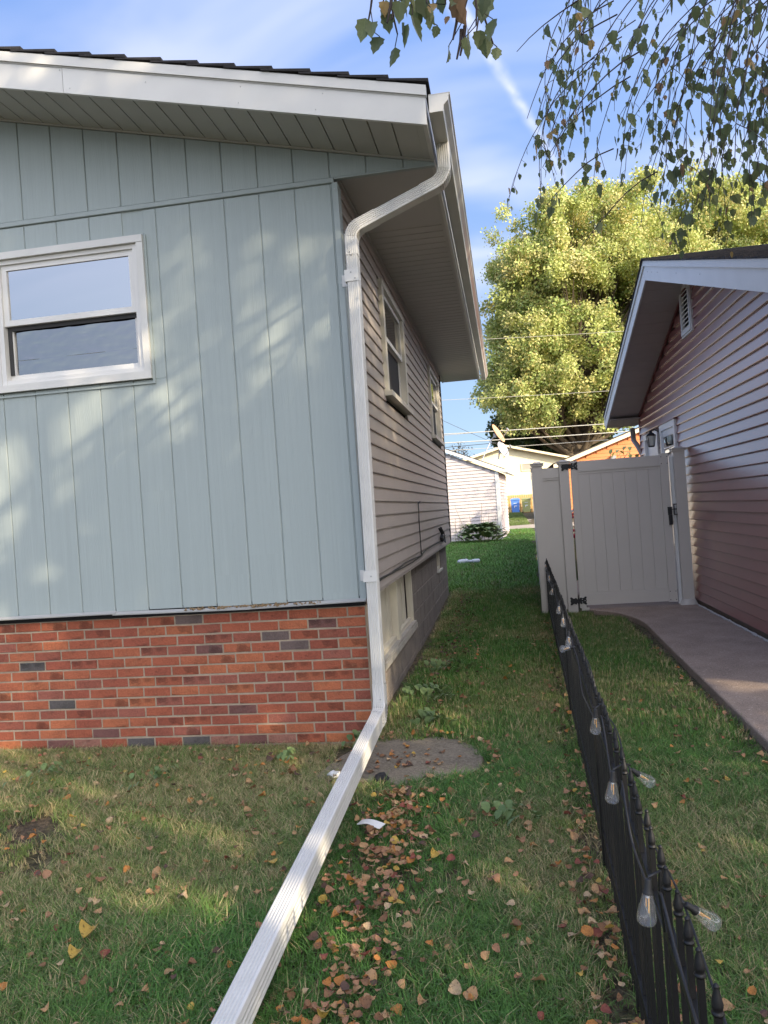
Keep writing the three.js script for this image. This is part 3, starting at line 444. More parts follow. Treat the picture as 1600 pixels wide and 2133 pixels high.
  for (const [dx, y] of [[-0.01, 3.2], [0.0, 3.18], [0.012, 0.33], [-0.01, 3.07], [0.015, 3.03], [0.0, 1.12]]) part('screw', place(new THREE.SphereGeometry(0.005, 8, 5), { p: [mix(k2[0], k1[0], (y - k2[1]) / (k1[1] - k2[1])) + dx, y, -4.897] }), M.steel, D);
}
{ // wires on the side wall
  const x = XS + 0.022, sag = (a, b, n, s) => [...Array(n + 1)].map((_, i) => { const t = i / n; return [x + 0.004 * Math.sin(i * 2.1), mix(a[0], b[0], t) - s * Math.sin(t * Math.PI * 2.3), mix(a[1], b[1], t)]; });
  single('cable', [tube(sag([1.045, -5.3], [1.035, -8.4], 14, 0.008), 0.006), tube(sag([1.035, -8.4], [1.10, -12.1], 14, -0.012), 0.006), tube(sag([1.025, -5.3], [1.02, -8.6], 14, -0.006), 0.005)], M.cord, 'black cable pinned low along the taupe side wall of the house', 'cable');
  single('cable', tube([[x, 1.60, -8.55], [x + 0.02, 1.615, -8.50], [x + 0.006, 1.60, -8.42], [x + 0.01, 1.5, -8.38], [x + 0.003, 1.42, -8.41], [x + 0.004, 1.25, -8.40], [x + 0.004, 1.04, -8.4]], 0.006), M.cord, 'short black wire hooked at its top, hanging down the taupe side wall', 'cable');
  const J = thing('cable_junction', 'tangled black cable junction near the far end of the side wall', 'junction box', [x, 1.12, -11.0]);
  part('splitter', [place(new THREE.BoxGeometry(0.04, 0.06, 0.16), { p: [0.02, -0.01, 0], r: [0.3, 0, 0] }), place(new THREE.BoxGeometry(0.05, 0.1, 0.04), { p: [0.025, 0.09, 0.06], r: [0.5, 0.2, 0.3] })], M.black, J);
  for (let i = 0; i < 5; i++) part('wire_loop', tube([[0.02, 0.0, rr(-0.1, 0.1)], [0.05, rr(-0.1, 0.12), rr(-0.3, 0.2)], [0.03, rr(-0.12, 0.08), rr(-0.5, 0.3)], [0.005, rr(-0.05, 0.1), rr(-0.8, 0.3)]], 0.007), M.cord, J);
}

// ---------------------------------------------------------------- the dark red house on the right
const RX = 2.4, OX = 1.87, RP = -9.93, RZ0 = -14.1, RZ1 = -5.76, RS = 0.305, RPY = 4.15;
const redY = (z) => RPY - RS * Math.abs(z - RP);             // underside of the rake
{
  const H = thing('red_house', 'dark red lap-sided house with white rake boards, a gable vent and a brown shingle roof', 'house');
  const XE = 11;
  part('wall', [box(RX + 0.03, XE, 0.1, redY(RZ0), RZ0 + 0.01, RZ1 - 0.01), tris([[RX + 0.03, redY(RZ0), RZ0 + 0.01], [RX + 0.03, RPY - 0.02, RP], [RX + 0.03, redY(RZ1), RZ1 - 0.01], [XE, redY(RZ0), RZ0 + 0.01], [XE, RPY - 0.02, RP], [XE, redY(RZ1), RZ1 - 0.01]], [[0, 2, 1], [3, 4, 5], [0, 1, 4, 3], [1, 2, 5, 4]])], M.redTrim, H);
  part('foundation', box(RX + 0.012, XE, -0.3, 0.112, RZ0 + 0.03, RZ1 - 0.03), M.block, H);
  const ls = sub('lap_siding', H), lap = 0.1166;
  const holes = [[-13.6, -12.45, 0.1, 2.5], [-12.24, -11.2, 0.1, 2.53], [-10.41, -9.93, 3.49, 4.09]];
  for (let k = 0; k < 35; k++) {
    const y0 = 0.105 + k * lap, y1 = y0 + lap; let za = RZ0, zb = RZ1;
    if (y1 > redY(RZ0)) { const h = (RPY - 0.012 - y1) / RS; if (h < 0.1) break; za = Math.max(za, RP - h); zb = Math.min(zb, RP + h); }
    let cuts = [[za, zb]];
    for (const [a, b, lo, hi] of holes) if (y1 > lo + 0.01 && y0 < hi - 0.01) cuts = cuts.flatMap(([p, q]) => [[p, Math.min(q, a)], [Math.max(p, b), q]]).filter(([p, q]) => q - p > 0.01);
    if (!cuts.length) continue;
    const ext = (z, y) => z;                                  // the ends of the upper boards are hidden by the rake trim
    part('siding_board', cuts.map(([p, q]) => tris([[RX - 0.001, y1, p], [RX - 0.024, y0 + 0.006, p], [RX - 0.022, y0, p], [RX + 0.012, y0, p], [RX + 0.012, y1, p], [RX - 0.001, y1, q], [RX - 0.024, y0 + 0.006, q], [RX - 0.022, y0, q], [RX + 0.012, y0, q], [RX + 0.012, y1, q]], [[1, 6, 5, 0], [2, 7, 6, 1], [3, 8, 7, 2], [0, 4, 3, 2, 1], [5, 6, 7, 8, 9]])), M.red, ls);
  }
  part('corner_trim', box(RX - 0.022, RX + 0.03, 0.1, redY(RZ0) - 0.005, RZ0 - 0.02, RZ0 + 0.035), M.redTrim, H);
  // slanted things along the two rakes
  const sl = (za, zb, x0, x1, d0, d1) => { const ya = redY(za), yb = redY(zb); return tris([[x0, ya + d0, za], [x1, ya + d0, za], [x1, yb + d0, zb], [x0, yb + d0, zb], [x0, ya + d1, za], [x1, ya + d1, za], [x1, yb + d1, zb], [x0, yb + d1, zb]], [[0, 1, 2, 3], [4, 7, 6, 5], [0, 4, 5, 1], [1, 5, 6, 2], [2, 6, 7, 3], [3, 7, 4, 0]]); };
  const E0 = -14.52, E1 = -5.36;
  part('rake_moulding', [sl(RZ0, RP, RX - 0.03, RX - 0.0, -0.035, -0.002), sl(RP, RZ1, RX - 0.03, RX - 0.0, -0.035, -0.002)], M.redTrim, H);
  const so = sub('rake_soffit', H);
  const soffitRed = std([0.40, 0.37, 0.36], { map: stain, roughness: 0.5 });
  for (let z = RP - 0.004; z > RZ0 + 0.1; z -= 0.268) part('soffit_panel', sl(z - 0.262, z, OX + 0.02, RX - 0.002, 0, 0.012), soffitRed, so);
  for (let z = RP + 0.004; z < RZ1; z += 0.268) part('soffit_panel', sl(z, z + 0.262, OX + 0.02, RX - 0.002, 0, 0.012), soffitRed, so);
  for (let i = 0; i < 4; i++) part('soffit_panel', tris([[OX + 0.02 + i * 0.13, redY(E0 + 0.02), E0 + 0.03], [OX + 0.145 + i * 0.13, redY(E0 + 0.02), E0 + 0.03], [OX + 0.145 + i * 0.13, redY(RZ0) - 0.03, RZ0 + 0.11], [OX + 0.02 + i * 0.13, redY(RZ0) - 0.03, RZ0 + 0.11], [OX + 0.02 + i * 0.13, redY(E0) + 0.02, E0 + 0.03], [OX + 0.145 + i * 0.13, redY(E0) + 0.02, E0 + 0.03], [OX + 0.145 + i * 0.13, redY(RZ0) - 0.018, RZ0 + 0.11], [OX + 0.02 + i * 0.13, redY(RZ0) - 0.018, RZ0 + 0.11]], [[0, 1, 2, 3], [4, 7, 6, 5], [0, 4, 5, 1], [1, 5, 6, 2], [2, 6, 7, 3], [3, 7, 4, 0]]), soffitRed, so);
  part('roof_deck', [sl(E0 + 0.02, RP, OX + 0.021, XE, 0.014, 0.2), sl(RP, E1 - 0.02, OX + 0.021, XE, 0.014, 0.2)], soffitRed, H);
  const rk = sub('rake_board', H);
  part('board', sl(E0, RP, OX, OX + 0.02, -0.016, 0.155), M.whiteBlue, rk); part('board', sl(RP, E1, OX, OX + 0.02, -0.016, 0.155), M.whiteBlue, rk);
  part('drip_edge', sl(E0, RP, OX - 0.014, OX + 0.02, 0.157, 0.222), M.whiteBlue, rk); part('drip_edge', sl(RP, -9.02, OX - 0.014, OX + 0.02, 0.157, 0.222), M.whiteBlue, rk); part('drip_edge', sl(-9.05, E1, OX - 0.017, OX + 0.02, 0.156, 0.221), M.whiteBlue, rk);
  for (const z of [-9.75, -9.5, -9.2, -8.3, -7.4]) part('nail', place(new THREE.SphereGeometry(0.005, 6, 4), { p: [OX - 0.001, redY(z) + 0.09, z] }), M.steel, rk);
  // shingles
  const sh = sub('shingle_roof', H), zr = rngOf(61);
  for (let i = 0; i < 31; i++) {
    const z1 = E1 + 0.03 - i * 0.148, z0 = z1 - 0.19; if (z0 < RP - 0.1) break; const g = []; let x = OX - 0.03 - (i % 3) * 0.1; const f = x; x = OX - 0.03;
    let x2 = f + 0.30;
    while (x < XE) { const e = Math.min(x2, XE), lift = 0.004 + 0.007 * zr(), o = 0.012 * zr(); const a = Math.max(z0, RP), ya = redY(a) + 0.224, yb = redY(z1 + o) + 0.226; g.push(tris([[x, ya, a], [e - 0.006, ya, a], [e - 0.006, yb + lift + 0.012, z1 + o], [x, yb + lift + 0.012, z1 + o], [x, yb, z1 + o], [e - 0.006, yb, z1 + o]], [[0, 3, 2, 1], [3, 4, 5, 2], [0, 4, 3], [1, 2, 5]])); x = e; x2 = e + 0.22 + 0.2 * zr(); }
    part('shingle_course', g, i % 3 ? M.shingleBrown : M.shingle, sh);
  }
  part('far_slope', sl(E0 - 0.02, RP, OX - 0.03, XE, 0.224, 0.24), M.shingleBrown, sh);
  part('ridge_cap', [sl(RP - 0.14, RP, OX - 0.035, XE, 0.241, 0.253), sl(RP, RP + 0.14, OX - 0.035, XE, 0.241, 0.256)], M.shingle, sh);
  // gutter at the far eave and its little downspout
  part('gutter', [box(OX + 0.0, XE, redY(E0) + 0.06, redY(E0) + 0.17, E0 - 0.12, E0 - 0.01)], M.whiteBlue, H);
  part('far_downspout', tube([[RX - 0.06, 2.72, E0 - 0.03], [RX - 0.06, 2.5, E0 + 0.02], [RX - 0.03, 2.36, E0 + 0.28], [RX + 0.02, 2.2, RZ0 - 0.06], [RX + 0.02, 1.0, RZ0 - 0.06]], 0.045, 8), soffitRed, H);
  // gable vent
  const V = sub('gable_vent', H), vx = RX - 0.018;
  part('frame', [box(vx - 0.03, vx + 0.02, 3.49, 3.535, -10.41, -9.93), box(vx - 0.03, vx + 0.02, 4.045, 4.09, -10.41, -9.93), box(vx - 0.029, vx + 0.02, 3.5355, 4.0445, -10.41, -10.36), box(vx - 0.029, vx + 0.02, 3.5355, 4.0445, -9.98, -9.93), box(vx - 0.016, vx + 0.02, 3.465, 3.4895, -10.435, -9.905), box(vx - 0.016, vx + 0.02, 3.49, 4.11, -9.9295, -9.905), box(vx - 0.016, vx + 0.02, 3.49, 4.11, -10.435, -10.4105)], M.whiteBlue, V);
  for (let i = 0; i < 9; i++) part('slat', place(box(-0.004, 0.004, -0.034, 0.034, -0.18, 0.18), { p: [vx - 0.006, 3.565 + i * 0.056, -10.17], r: [0, 0, -0.75] }), M.whiteBlue, V);
  part('backing', box(vx + 0.015, vx + 0.02, 3.53, 4.05, -10.37, -9.97), M.dark, V);
  // doors behind the gate
  for (const [name, a, b, top] of [['door', -13.6, -12.45, 2.5], ['storm_door', -12.24, -11.2, 2.53]]) {
    const Dr = sub(name, H), x = RX - 0.002;
    part('casing', [box(x - 0.045, x + 0.04, top - 0.09, top, a, b), box(x - 0.044, x + 0.04, 0.1, top - 0.0905, a, a + 0.09), box(x - 0.044, x + 0.04, 0.1, top - 0.0905, b - 0.09, b)], M.whiteBlue, Dr);
    if (name === 'door') part('leaf', box(x + 0.0, x + 0.04, 0.12, top - 0.091, a + 0.091, b - 0.091), M.whiteBlue, Dr);
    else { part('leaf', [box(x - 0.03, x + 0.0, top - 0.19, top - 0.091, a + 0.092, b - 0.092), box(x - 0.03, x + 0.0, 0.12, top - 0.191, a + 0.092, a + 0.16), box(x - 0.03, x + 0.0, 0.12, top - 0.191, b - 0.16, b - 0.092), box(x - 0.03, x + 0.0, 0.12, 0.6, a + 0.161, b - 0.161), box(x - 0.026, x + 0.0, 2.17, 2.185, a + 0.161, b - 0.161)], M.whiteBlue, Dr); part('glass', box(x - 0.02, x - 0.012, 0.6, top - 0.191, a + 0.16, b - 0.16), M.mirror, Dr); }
    part('drip_cap', box(x - 0.055, x + 0.03, top + 0.001, top + 0.015, a - 0.03, b + 0.03), M.redTrim, Dr);
  }
  // wall lantern
  const L = thing('wall_lantern', 'black carriage lantern fixed to the red wall beside the white doors', 'lantern', [RX - 0.018, 2.40, -12.345]);
  part('back_plate', box(-0.02, 0.0, -0.09, 0.09, -0.05, 0.05), M.black, L);
  part('arm', tube([[-0.02, 0.06, 0], [-0.07, 0.09, 0], [-0.12, 0.085, 0], [-0.135, 0.05, 0]], 0.01), M.black, L);
  const cone = (r0, r1, h, y, n = 4) => { const g = new THREE.CylinderGeometry(r1, r0, h, n); g.rotateY(Math.PI / 4); g.translate(-0.135, y, 0); return g; };
  part('cap', [cone(0.095, 0.03, 0.05, 0.03), cone(0.03, 0.01, 0.03, 0.07)], M.black, L);
  part('glass', cone(0.052, 0.078, 0.15, -0.075), new THREE.MeshPhysicalMaterial({ color: lin(0.75, 0.75, 0.72), roughness: 0.35, transmission: 0.6, thickness: 0 }), L);
  { const g = []; for (let i = 0; i < 4; i++) { const a = i * Math.PI / 2 + Math.PI / 4; g.push(tube([[-0.135 + Math.cos(a) * 0.055, -0.15, Math.sin(a) * 0.055], [-0.135 + Math.cos(a) * 0.081, 0.004, Math.sin(a) * 0.081]], 0.006, 4)); } g.push(cone(0.05, 0.06, 0.02, -0.158)); part('cage', g, M.black, L); }
}

// ---------------------------------------------------------------- walk, slab, vinyl fence and gate, black picket fence, string lights
{
  const sh = new THREE.Shape(); sh.moveTo(2.385, 0.8); sh.lineTo(1.40, 0.8); sh.lineTo(1.41, 4.83); sh.lineTo(1.46, 7.5); sh.lineTo(1.50, 9.2); sh.bezierCurveTo(1.49, 9.9, 1.35, 10.3, 1.02, 10.62); sh.lineTo(1.02, 15); sh.lineTo(2.385, 15); sh.lineTo(2.385, 0.8);
  const g = new THREE.ExtrudeGeometry(sh, { depth: 0.12, bevelEnabled: true, bevelThickness: 0.012, bevelSize: 0.012, bevelSegments: 2, curveSegments: 14 }); g.rotateX(-Math.PI / 2); g.translate(0, -0.085, 0);
  struct('sidewalk', uvm(g), M.walk, 'brown exposed-aggregate concrete walk along the red house');
  const st = []; const rs = rngOf(8); for (let z = -4; z > -10.5; z -= 0.11) { const w = 0.022 + 0.018 * rs(); st.push(place(new THREE.BoxGeometry(w, 0.006, 0.105 + 0.02 * rs()), { p: [2.372 - w / 2 + 0.012 * rs(), 0.0515 + 0.002 * rs(), z], r: [0, (rs() - 0.5) * 0.15, 0] })); }
  const m = single('sealant', st, std([0.62, 0.6, 0.57], { map: speck, roughness: 0.9 }), 'peeling white sealant in the joint between walk and red house foundation', 'sealant');
  const pad = [[-1.20, -4.44], [-1.13, -4.78], [-1.02, -5.06], [-0.9, -5.2], [-0.62, -5.2], [-0.42, -5.08], [-0.30, -4.93], [-0.25, -4.72], [-0.27, -4.52], [-0.36, -4.37], [-0.52, -4.28], [-0.68, -4.29], [-0.82, -4.38], [-0.98, -4.36], [-1.1, -4.38]];
  const ps = new THREE.Shape(pad.map(([x, z]) => new THREE.Vector2(x, -z))), pg = new THREE.ExtrudeGeometry(ps, { depth: 0.06, bevelEnabled: true, bevelThickness: 0.01, bevelSize: 0.014, bevelSegments: 2 }); pg.rotateX(-Math.PI / 2); pg.translate(0, -0.062, 0);
  single('concrete_slab', uvm(pg), M.slab, 'worn rounded concrete slab in the grass below the house corner', 'slab');
}
const capGeo = (w, y) => { const a = []; const ring = (s, h, yy) => box(-s, s, yy, yy + h, -s, s); a.push(ring(w / 2 + 0.016, 0.028, y)); const p = new THREE.CylinderGeometry(0.055 * 1.0, (w / 2 + 0.024) * Math.SQRT2, 0.036, 4); p.rotateY(Math.PI / 4); p.translate(0, y + 0.0461, 0); a.push(ring(w / 2 + 0.024, 0.01, y + 0.0285 - 0.0004 + 0.0002)); a[1].translate(0, 0, 0); p.translate(0, -0.0075 + 0.0002, 0); p.translate(0, 0.0, 0); a.push(uvm(p)); return a; };
{
  const F = thing('vinyl_fence', 'off-white vinyl privacy fence with capped posts running back from the black pickets', 'fence', [0.45, 0, -10.745]);
  const addPost = (x, z, h, w = 0.128) => { part('post', box(x - w / 2, x + w / 2, gy(0.45 + x, z - 10.745) - 0.1, h, z - w / 2, z + w / 2), M.fence, F); part('post_cap', capGeo(w, h).map((g) => g.translate(x, 0, z)), M.fence, F); };
  addPost(0, 0, 2.0); addPost(0.348, 0, 2.0);
  part('top_rail', box(0.0645, 0.2835, 1.83, 1.965, -0.02, 0.03), M.fence, F); part('rail_bead', box(0.0645, 0.2835, 1.80, 1.8295, -0.012, 0.022), M.fence, F);
  part('board', box(0.0645, 0.2835, 0.05, 1.7995, -0.012, 0.01, true), M.fence, F);
  const slant = (x0, x1, y0, y1, za, zb, swap) => { const k = (z) => -0.033 * z; const g = tris([[x0 + k(za), y0, za], [x1 + k(za), y0, za], [x1 + k(zb), y0, zb], [x0 + k(zb), y0, zb], [x0 + k(za), y1, za], [x1 + k(za), y1, za], [x1 + k(zb), y1, zb], [x0 + k(zb), y1, zb]], [[0, 1, 2, 3], [7, 6, 5, 4], [0, 4, 5, 1], [1, 5, 6, 2], [2, 6, 7, 3], [3, 7, 4, 0]]); return g; };
  for (let i = 0; i < 6; i++) {
    const z0 = -0.064 - i * 2.35, z1 = z0 - 2.222, gr = gy(0.45, z0 - 11.5); addPost(-0.033 * (z1 - 0.064), z1 - 0.064, 2.0 + gr * 0.8);
    part('top_rail', slant(-0.02, 0.02, 1.78 + gr * 0.8, 1.92 + gr * 0.8, z1, z0), M.fence, F); part('bottom_rail', slant(-0.02, 0.02, 0.06 + gr, 0.2 + gr, z1, z0), M.fence, F);
    for (let k = 0; k < 8; k++) part('board', slant(-0.011, 0.011, 0.2005 + gr, 1.7795 + gr * 0.8, z0 - k * 0.2777 - 0.2747, z0 - k * 0.2777 - 0.001), M.fence, F);
  }
  const P = thing('gate_post', 'off-white vinyl gate post with cap and flared base against the red wall', 'post', [2.275, 0, -10.72]);
  part('shaft', box(-0.07, 0.07, 0.03, 2.06, -0.07, 0.07), M.fence, P); part('post_cap', capGeo(0.14, 2.0605), M.fence, P);
  { const s = new THREE.CylinderGeometry(0.078 * Math.SQRT2, 0.103 * Math.SQRT2, 0.07, 4); s.rotateY(Math.PI / 4); s.translate(0, 0.082, 0); part('base_skirt', [uvm(s), box(-0.1045, 0.1045, 0.03, 0.0475, -0.1045, 0.1045)], M.fence, P); }
  part('jamb', box(-0.112, -0.0705, 0.06, 2.0, -0.055, -0.005), M.whiteBlue, P);
  const G = thing('vinyl_gate', 'off-white vinyl gate of vertical boards with black butterfly hinges and latch', 'gate', [0.89, 0.06, -10.70]);
  const W = 1.255;
  part('stile', box(0, 0.085, 0.0, 1.975, -0.05, 0), M.fence, G); part('stile', box(W - 0.108, W, 0.025, 1.985, -0.05, 0.003), M.fence, G);
  part('top_rail', box(0.0855, W - 0.1085, 1.825, 1.965, -0.05, -0.003), M.fence, G); part('bottom_rail', box(0.0855, W - 0.1085, 0.035, 0.185, -0.05, -0.003), M.fence, G);
  part('rail_bead', [box(0.0855, W - 0.1085, 1.79, 1.8245, -0.04, -0.012), box(0.0855, W - 0.1085, 0.1855, 0.205, -0.04, -0.012)], M.fence, G);
  part('foot_block', box(0.02, 0.12, -0.035, -0.0005, -0.045, -0.004), M.fence, G);
  const b0 = 0.0855, bw = (W - 0.1085 - b0) / 7;
  for (let i = 0; i < 7; i++) { const g = prism([[b0 + i * bw + 0.0007, 0.2055], [b0 + (i + 1) * bw - 0.0007, 0.2055], [b0 + (i + 1) * bw - 0.0007, 1.7895], [b0 + i * bw + 0.0007, 1.7895]], -0.035, -0.016, 0.0018); part('board', g, M.fence, G); }
  for (const y of [0.055, 0.165, 1.85, 1.94]) for (const x of [W - 0.09, W - 0.018]) part('screw', place(new THREE.CylinderGeometry(0.006, 0.006, 0.004, 8), { p: [x, y, 0.005], r: [Math.PI / 2, 0, 0] }), M.black, G);
  // butterfly hinges
  const leaf = (s) => { const q = new THREE.Shape(); q.moveTo(0.008 * s, -0.02); q.lineTo(0.02 * s, -0.028); q.quadraticCurveTo(0.03 * s, -0.052, 0.045 * s, -0.036); q.quadraticCurveTo(0.06 * s, -0.028, 0.075 * s, -0.04); q.quadraticCurveTo(0.095 * s, -0.062, 0.108 * s, -0.045); q.lineTo(0.098 * s, -0.02); q.quadraticCurveTo(0.112 * s, 0, 0.098 * s, 0.02); q.lineTo(0.108 * s, 0.045); q.quadraticCurveTo(0.095 * s, 0.062, 0.075 * s, 0.04); q.quadraticCurveTo(0.06 * s, 0.028, 0.045 * s, 0.036); q.quadraticCurveTo(0.03 * s, 0.052, 0.02 * s, 0.028); q.lineTo(0.008 * s, 0.02); const g = new THREE.ExtrudeGeometry(q, { depth: 0.006, bevelEnabled: true, bevelSize: 0.002, bevelThickness: 0.002, bevelSegments: 1, curveSegments: 4 }); g.translate(0, 0, s > 0 ? 0.0025 : 0.024 - 0.0); return g; };
  for (const y of [1.905, 0.10]) { const h = sub('hinge', G); part('leaf', place(leaf(1), { p: [-0.018, y, 0.0] }), M.black, h); part('leaf', place(leaf(-1), { p: [-0.018, y, 0.0] }), M.black, h); part('barrel', [place(new THREE.CylinderGeometry(0.009, 0.009, 0.075, 8), { p: [-0.018, y, 0.014] }), place(new THREE.BoxGeometry(0.03, 0.05, 0.02), { p: [-0.016, y, 0.008] })], M.black, h); for (const [dx, dy] of [[0.05, 0.018], [0.05, -0.018], [0.085, 0]]) part('bolt', place(new THREE.CylinderGeometry(0.006, 0.006, 0.006, 6), { p: [-0.018 + dx, y + dy, 0.012], r: [Math.PI / 2, 0, 0] }), M.steel, h); }
  const lt = sub('latch', G);
  part('body', [box(W - 0.05, W - 0.002, 1.17, 1.275, 0.0032, 0.045), box(W - 0.045, W + 0.0, 1.04, 1.1685, 0.0032, 0.04)], M.black, lt);
  part('striker', [box(W - 0.002, W + 0.075, 1.235, 1.249, 0.012, 0.03), box(W + 0.03, W + 0.075, 1.30, 1.312, 0.03, 0.045), box(W + 0.03, W + 0.075, 1.165, 1.177, 0.03, 0.045), box(W + 0.018, W + 0.030, 1.165, 1.312, 0.03, 0.042)], M.black, lt);
}
const FX = (z) => 0.2305 - 0.0234 * z;
{
  const F = thing('picket_fence', 'low black metal picket fence with spear finials and string lights along the lawn', 'fence', [FX(-0.9), 0, -0.9]);
  const yaw = Math.atan(0.0234);
  F.rotation.y = -yaw;                                         // its length runs along local -z
  const L = 9.72;
  for (const y of [0.14, 0.615]) part('rail', box(-0.009, 0.009, y, y + 0.022, -L, 0.3), M.blackMetal, F);
  const shaft = (() => { const g = new THREE.BoxGeometry(0.0115, 0.74, 0.0115); g.translate(0, 0.36, 0); return uvm(g); })();
  const spear = (() => { const pts = [[0, 0], [0.0165, 0], [0.0185, 0.005], [0.0165, 0.011], [0.0125, 0.013], [0.0155, 0.022], [0.0165, 0.032], [0.0125, 0.055], [0.0065, 0.078], [0.0085, 0.081], [0.0085, 0.086], [0.003, 0.092], [0, 0.094]].map(([x, y]) => new THREE.Vector2(x, y)); const g = new THREE.LatheGeometry(pts, 10); return clean(g); })();
  for (let i = 0; i <= 101; i++) { const z = 0.25 - i * 0.0965; if (z < -L) break; const p = part('picket', shaft, M.blackMetal, F); p.position.set(0, 0.0, z); p.rotation.z = (hash(i, 2, 2) - 0.5) * 0.012; const s = part('finial', spear, M.blackMetal, p); s.position.y = 0.7302; s.scale.set(0.55, 0.52, 0.55); }
  for (const z of [-L, -7.2, -4.8, -2.4, 0.2]) part('post', box(-0.014, 0.014, -0.05, 0.66, z - 0.014, z + 0.014), M.blackMetal, F);
}
{ // string lights woven along the picket tops
  const S = thing('string_lights', 'string of clear teardrop bulbs on black cord woven along the picket tops', 'string lights');
  const spec = [[-0.055, 0.74, -1.5, 0, 0.12], [0.05, 0.635, -1.64, 1, 0.9], [-0.055, 0.745, -2.08, 0, 0.1], [0.045, 0.65, -2.40, 1, 1.0], [-0.05, 0.765, -2.62, 0, 0.05], [-0.06, 0.70, -4.2, 2, 0], [-0.045, 0.745, -4.3, 0, 0.1], [-0.045, 0.75, -4.96, 0, 0], [-0.045, 0.755, -5.5, 0, 0.1], [-0.045, 0.74, -6.75, 0, 0.3], [-0.04, 0.755, -7.8, 0, 0.1], [-0.04, 0.755, -9.2, 0, 0]];
  const glassG = clean(new THREE.LatheGeometry([[0.0125, 0], [0.0135, -0.006], [0.0175, -0.03], [0.0235, -0.062], [0.0252, -0.078], [0.0235, -0.09], [0.017, -0.0985], [0.008, -0.102], [0, -0.103]].map(([x, y]) => new THREE.Vector2(x, y)), 18));
  const sockG = merge([new THREE.LatheGeometry([[0, 0.040], [0.007, 0.040], [0.0088, 0.036], [0.0105, 0.006], [0.0135, 0.001], [0.0135, -0.006], [0.0122, -0.0075], [0, -0.0075]].map(([x, y]) => new THREE.Vector2(x, y)), 12)]);
  const filG = merge([tube([[0.003, -0.016, 0], [0.0045, -0.062, 0.002]], 0.0019, 6), tube([[-0.004, -0.015, 0], [-0.002, -0.045, -0.002]], 0.0014, 6)]);
  const wireG = merge([tube([[0.003, -0.006, 0], [0.003, -0.016, 0]], 0.001, 4), tube([[-0.003, -0.006, 0], [-0.006, -0.04, 0], [0.004, -0.066, 0.002]], 0.0008, 4), place(new THREE.CylinderGeometry(0.004, 0.006, 0.014, 8), { p: [0, -0.01, 0] })]);
  const cordPts = []; const bulbsAt = spec.map(([o, y, z]) => ({ o, y, z }));
  for (let z = -0.85; z > -10.4; z -= 0.04) {
    let best = bulbsAt.reduce((a, b) => (Math.abs(b.z - z) < Math.abs(a.z - z) ? b : a)); const w = Math.exp(-(((best.z - z) / 0.09) ** 2)), side = -0.028 - 0.008 * Math.sin(z * 5);
    cordPts.push(new THREE.Vector3(FX(z) + mix(side, Math.sign(best.o) * 0.032, best.o < 0 ? w : 0), mix(0.685 + 0.025 * Math.sin(z * 4.1) + 0.01 * Math.sin(z * 9), best.y + 0.066, w * (best.o < 0 ? 0.8 : 0)), z));
  }
  part('cord', [tube(cordPts, 0.0027, 6), tube(cordPts.map((p, i) => new THREE.Vector3(FX(p.z) + 0.03 + 0.006 * Math.sin(p.z * 6), 0.66 + 0.03 * Math.sin(p.z * 4.6 + 2), p.z)), 0.0026, 6)], M.cord, S);
  for (const [o, y, z, kind, tilt] of spec) {
    const b = new THREE.Group(); b.name = 'bulb'; S.add(b);
    b.scale.set(0.72, 0.6, 0.72); b.position.set(FX(z) + o * (kind === 2 ? 0.7 : 1), y + 0.042, z); b.rotation.set(kind === 1 ? 0.35 : 0.1 * Math.sin(z * 9), 0, kind === 2 ? -1.45 : kind === 1 ? 0.85 : -tilt);
    part('socket', sockG, M.cord, b); part('bulb_glass', glassG, M.bulbGlass, b); part('filament', filG, M.filament, b); part('support_wire', wireG, M.steel, b);
    const q = new THREE.Vector3(0, 0.027, 0).applyEuler(b.rotation).add(b.position); part('lead', tube([q, new THREE.Vector3(mix(q.x, FX(z), 0.4), q.y + 0.012, z), new THREE.Vector3(FX(z) + Math.sign(o) * 0.03, Math.min(q.y - 0.0, 0.76), z - 0.03)], 0.003, 6), M.cord, S);
  }
}

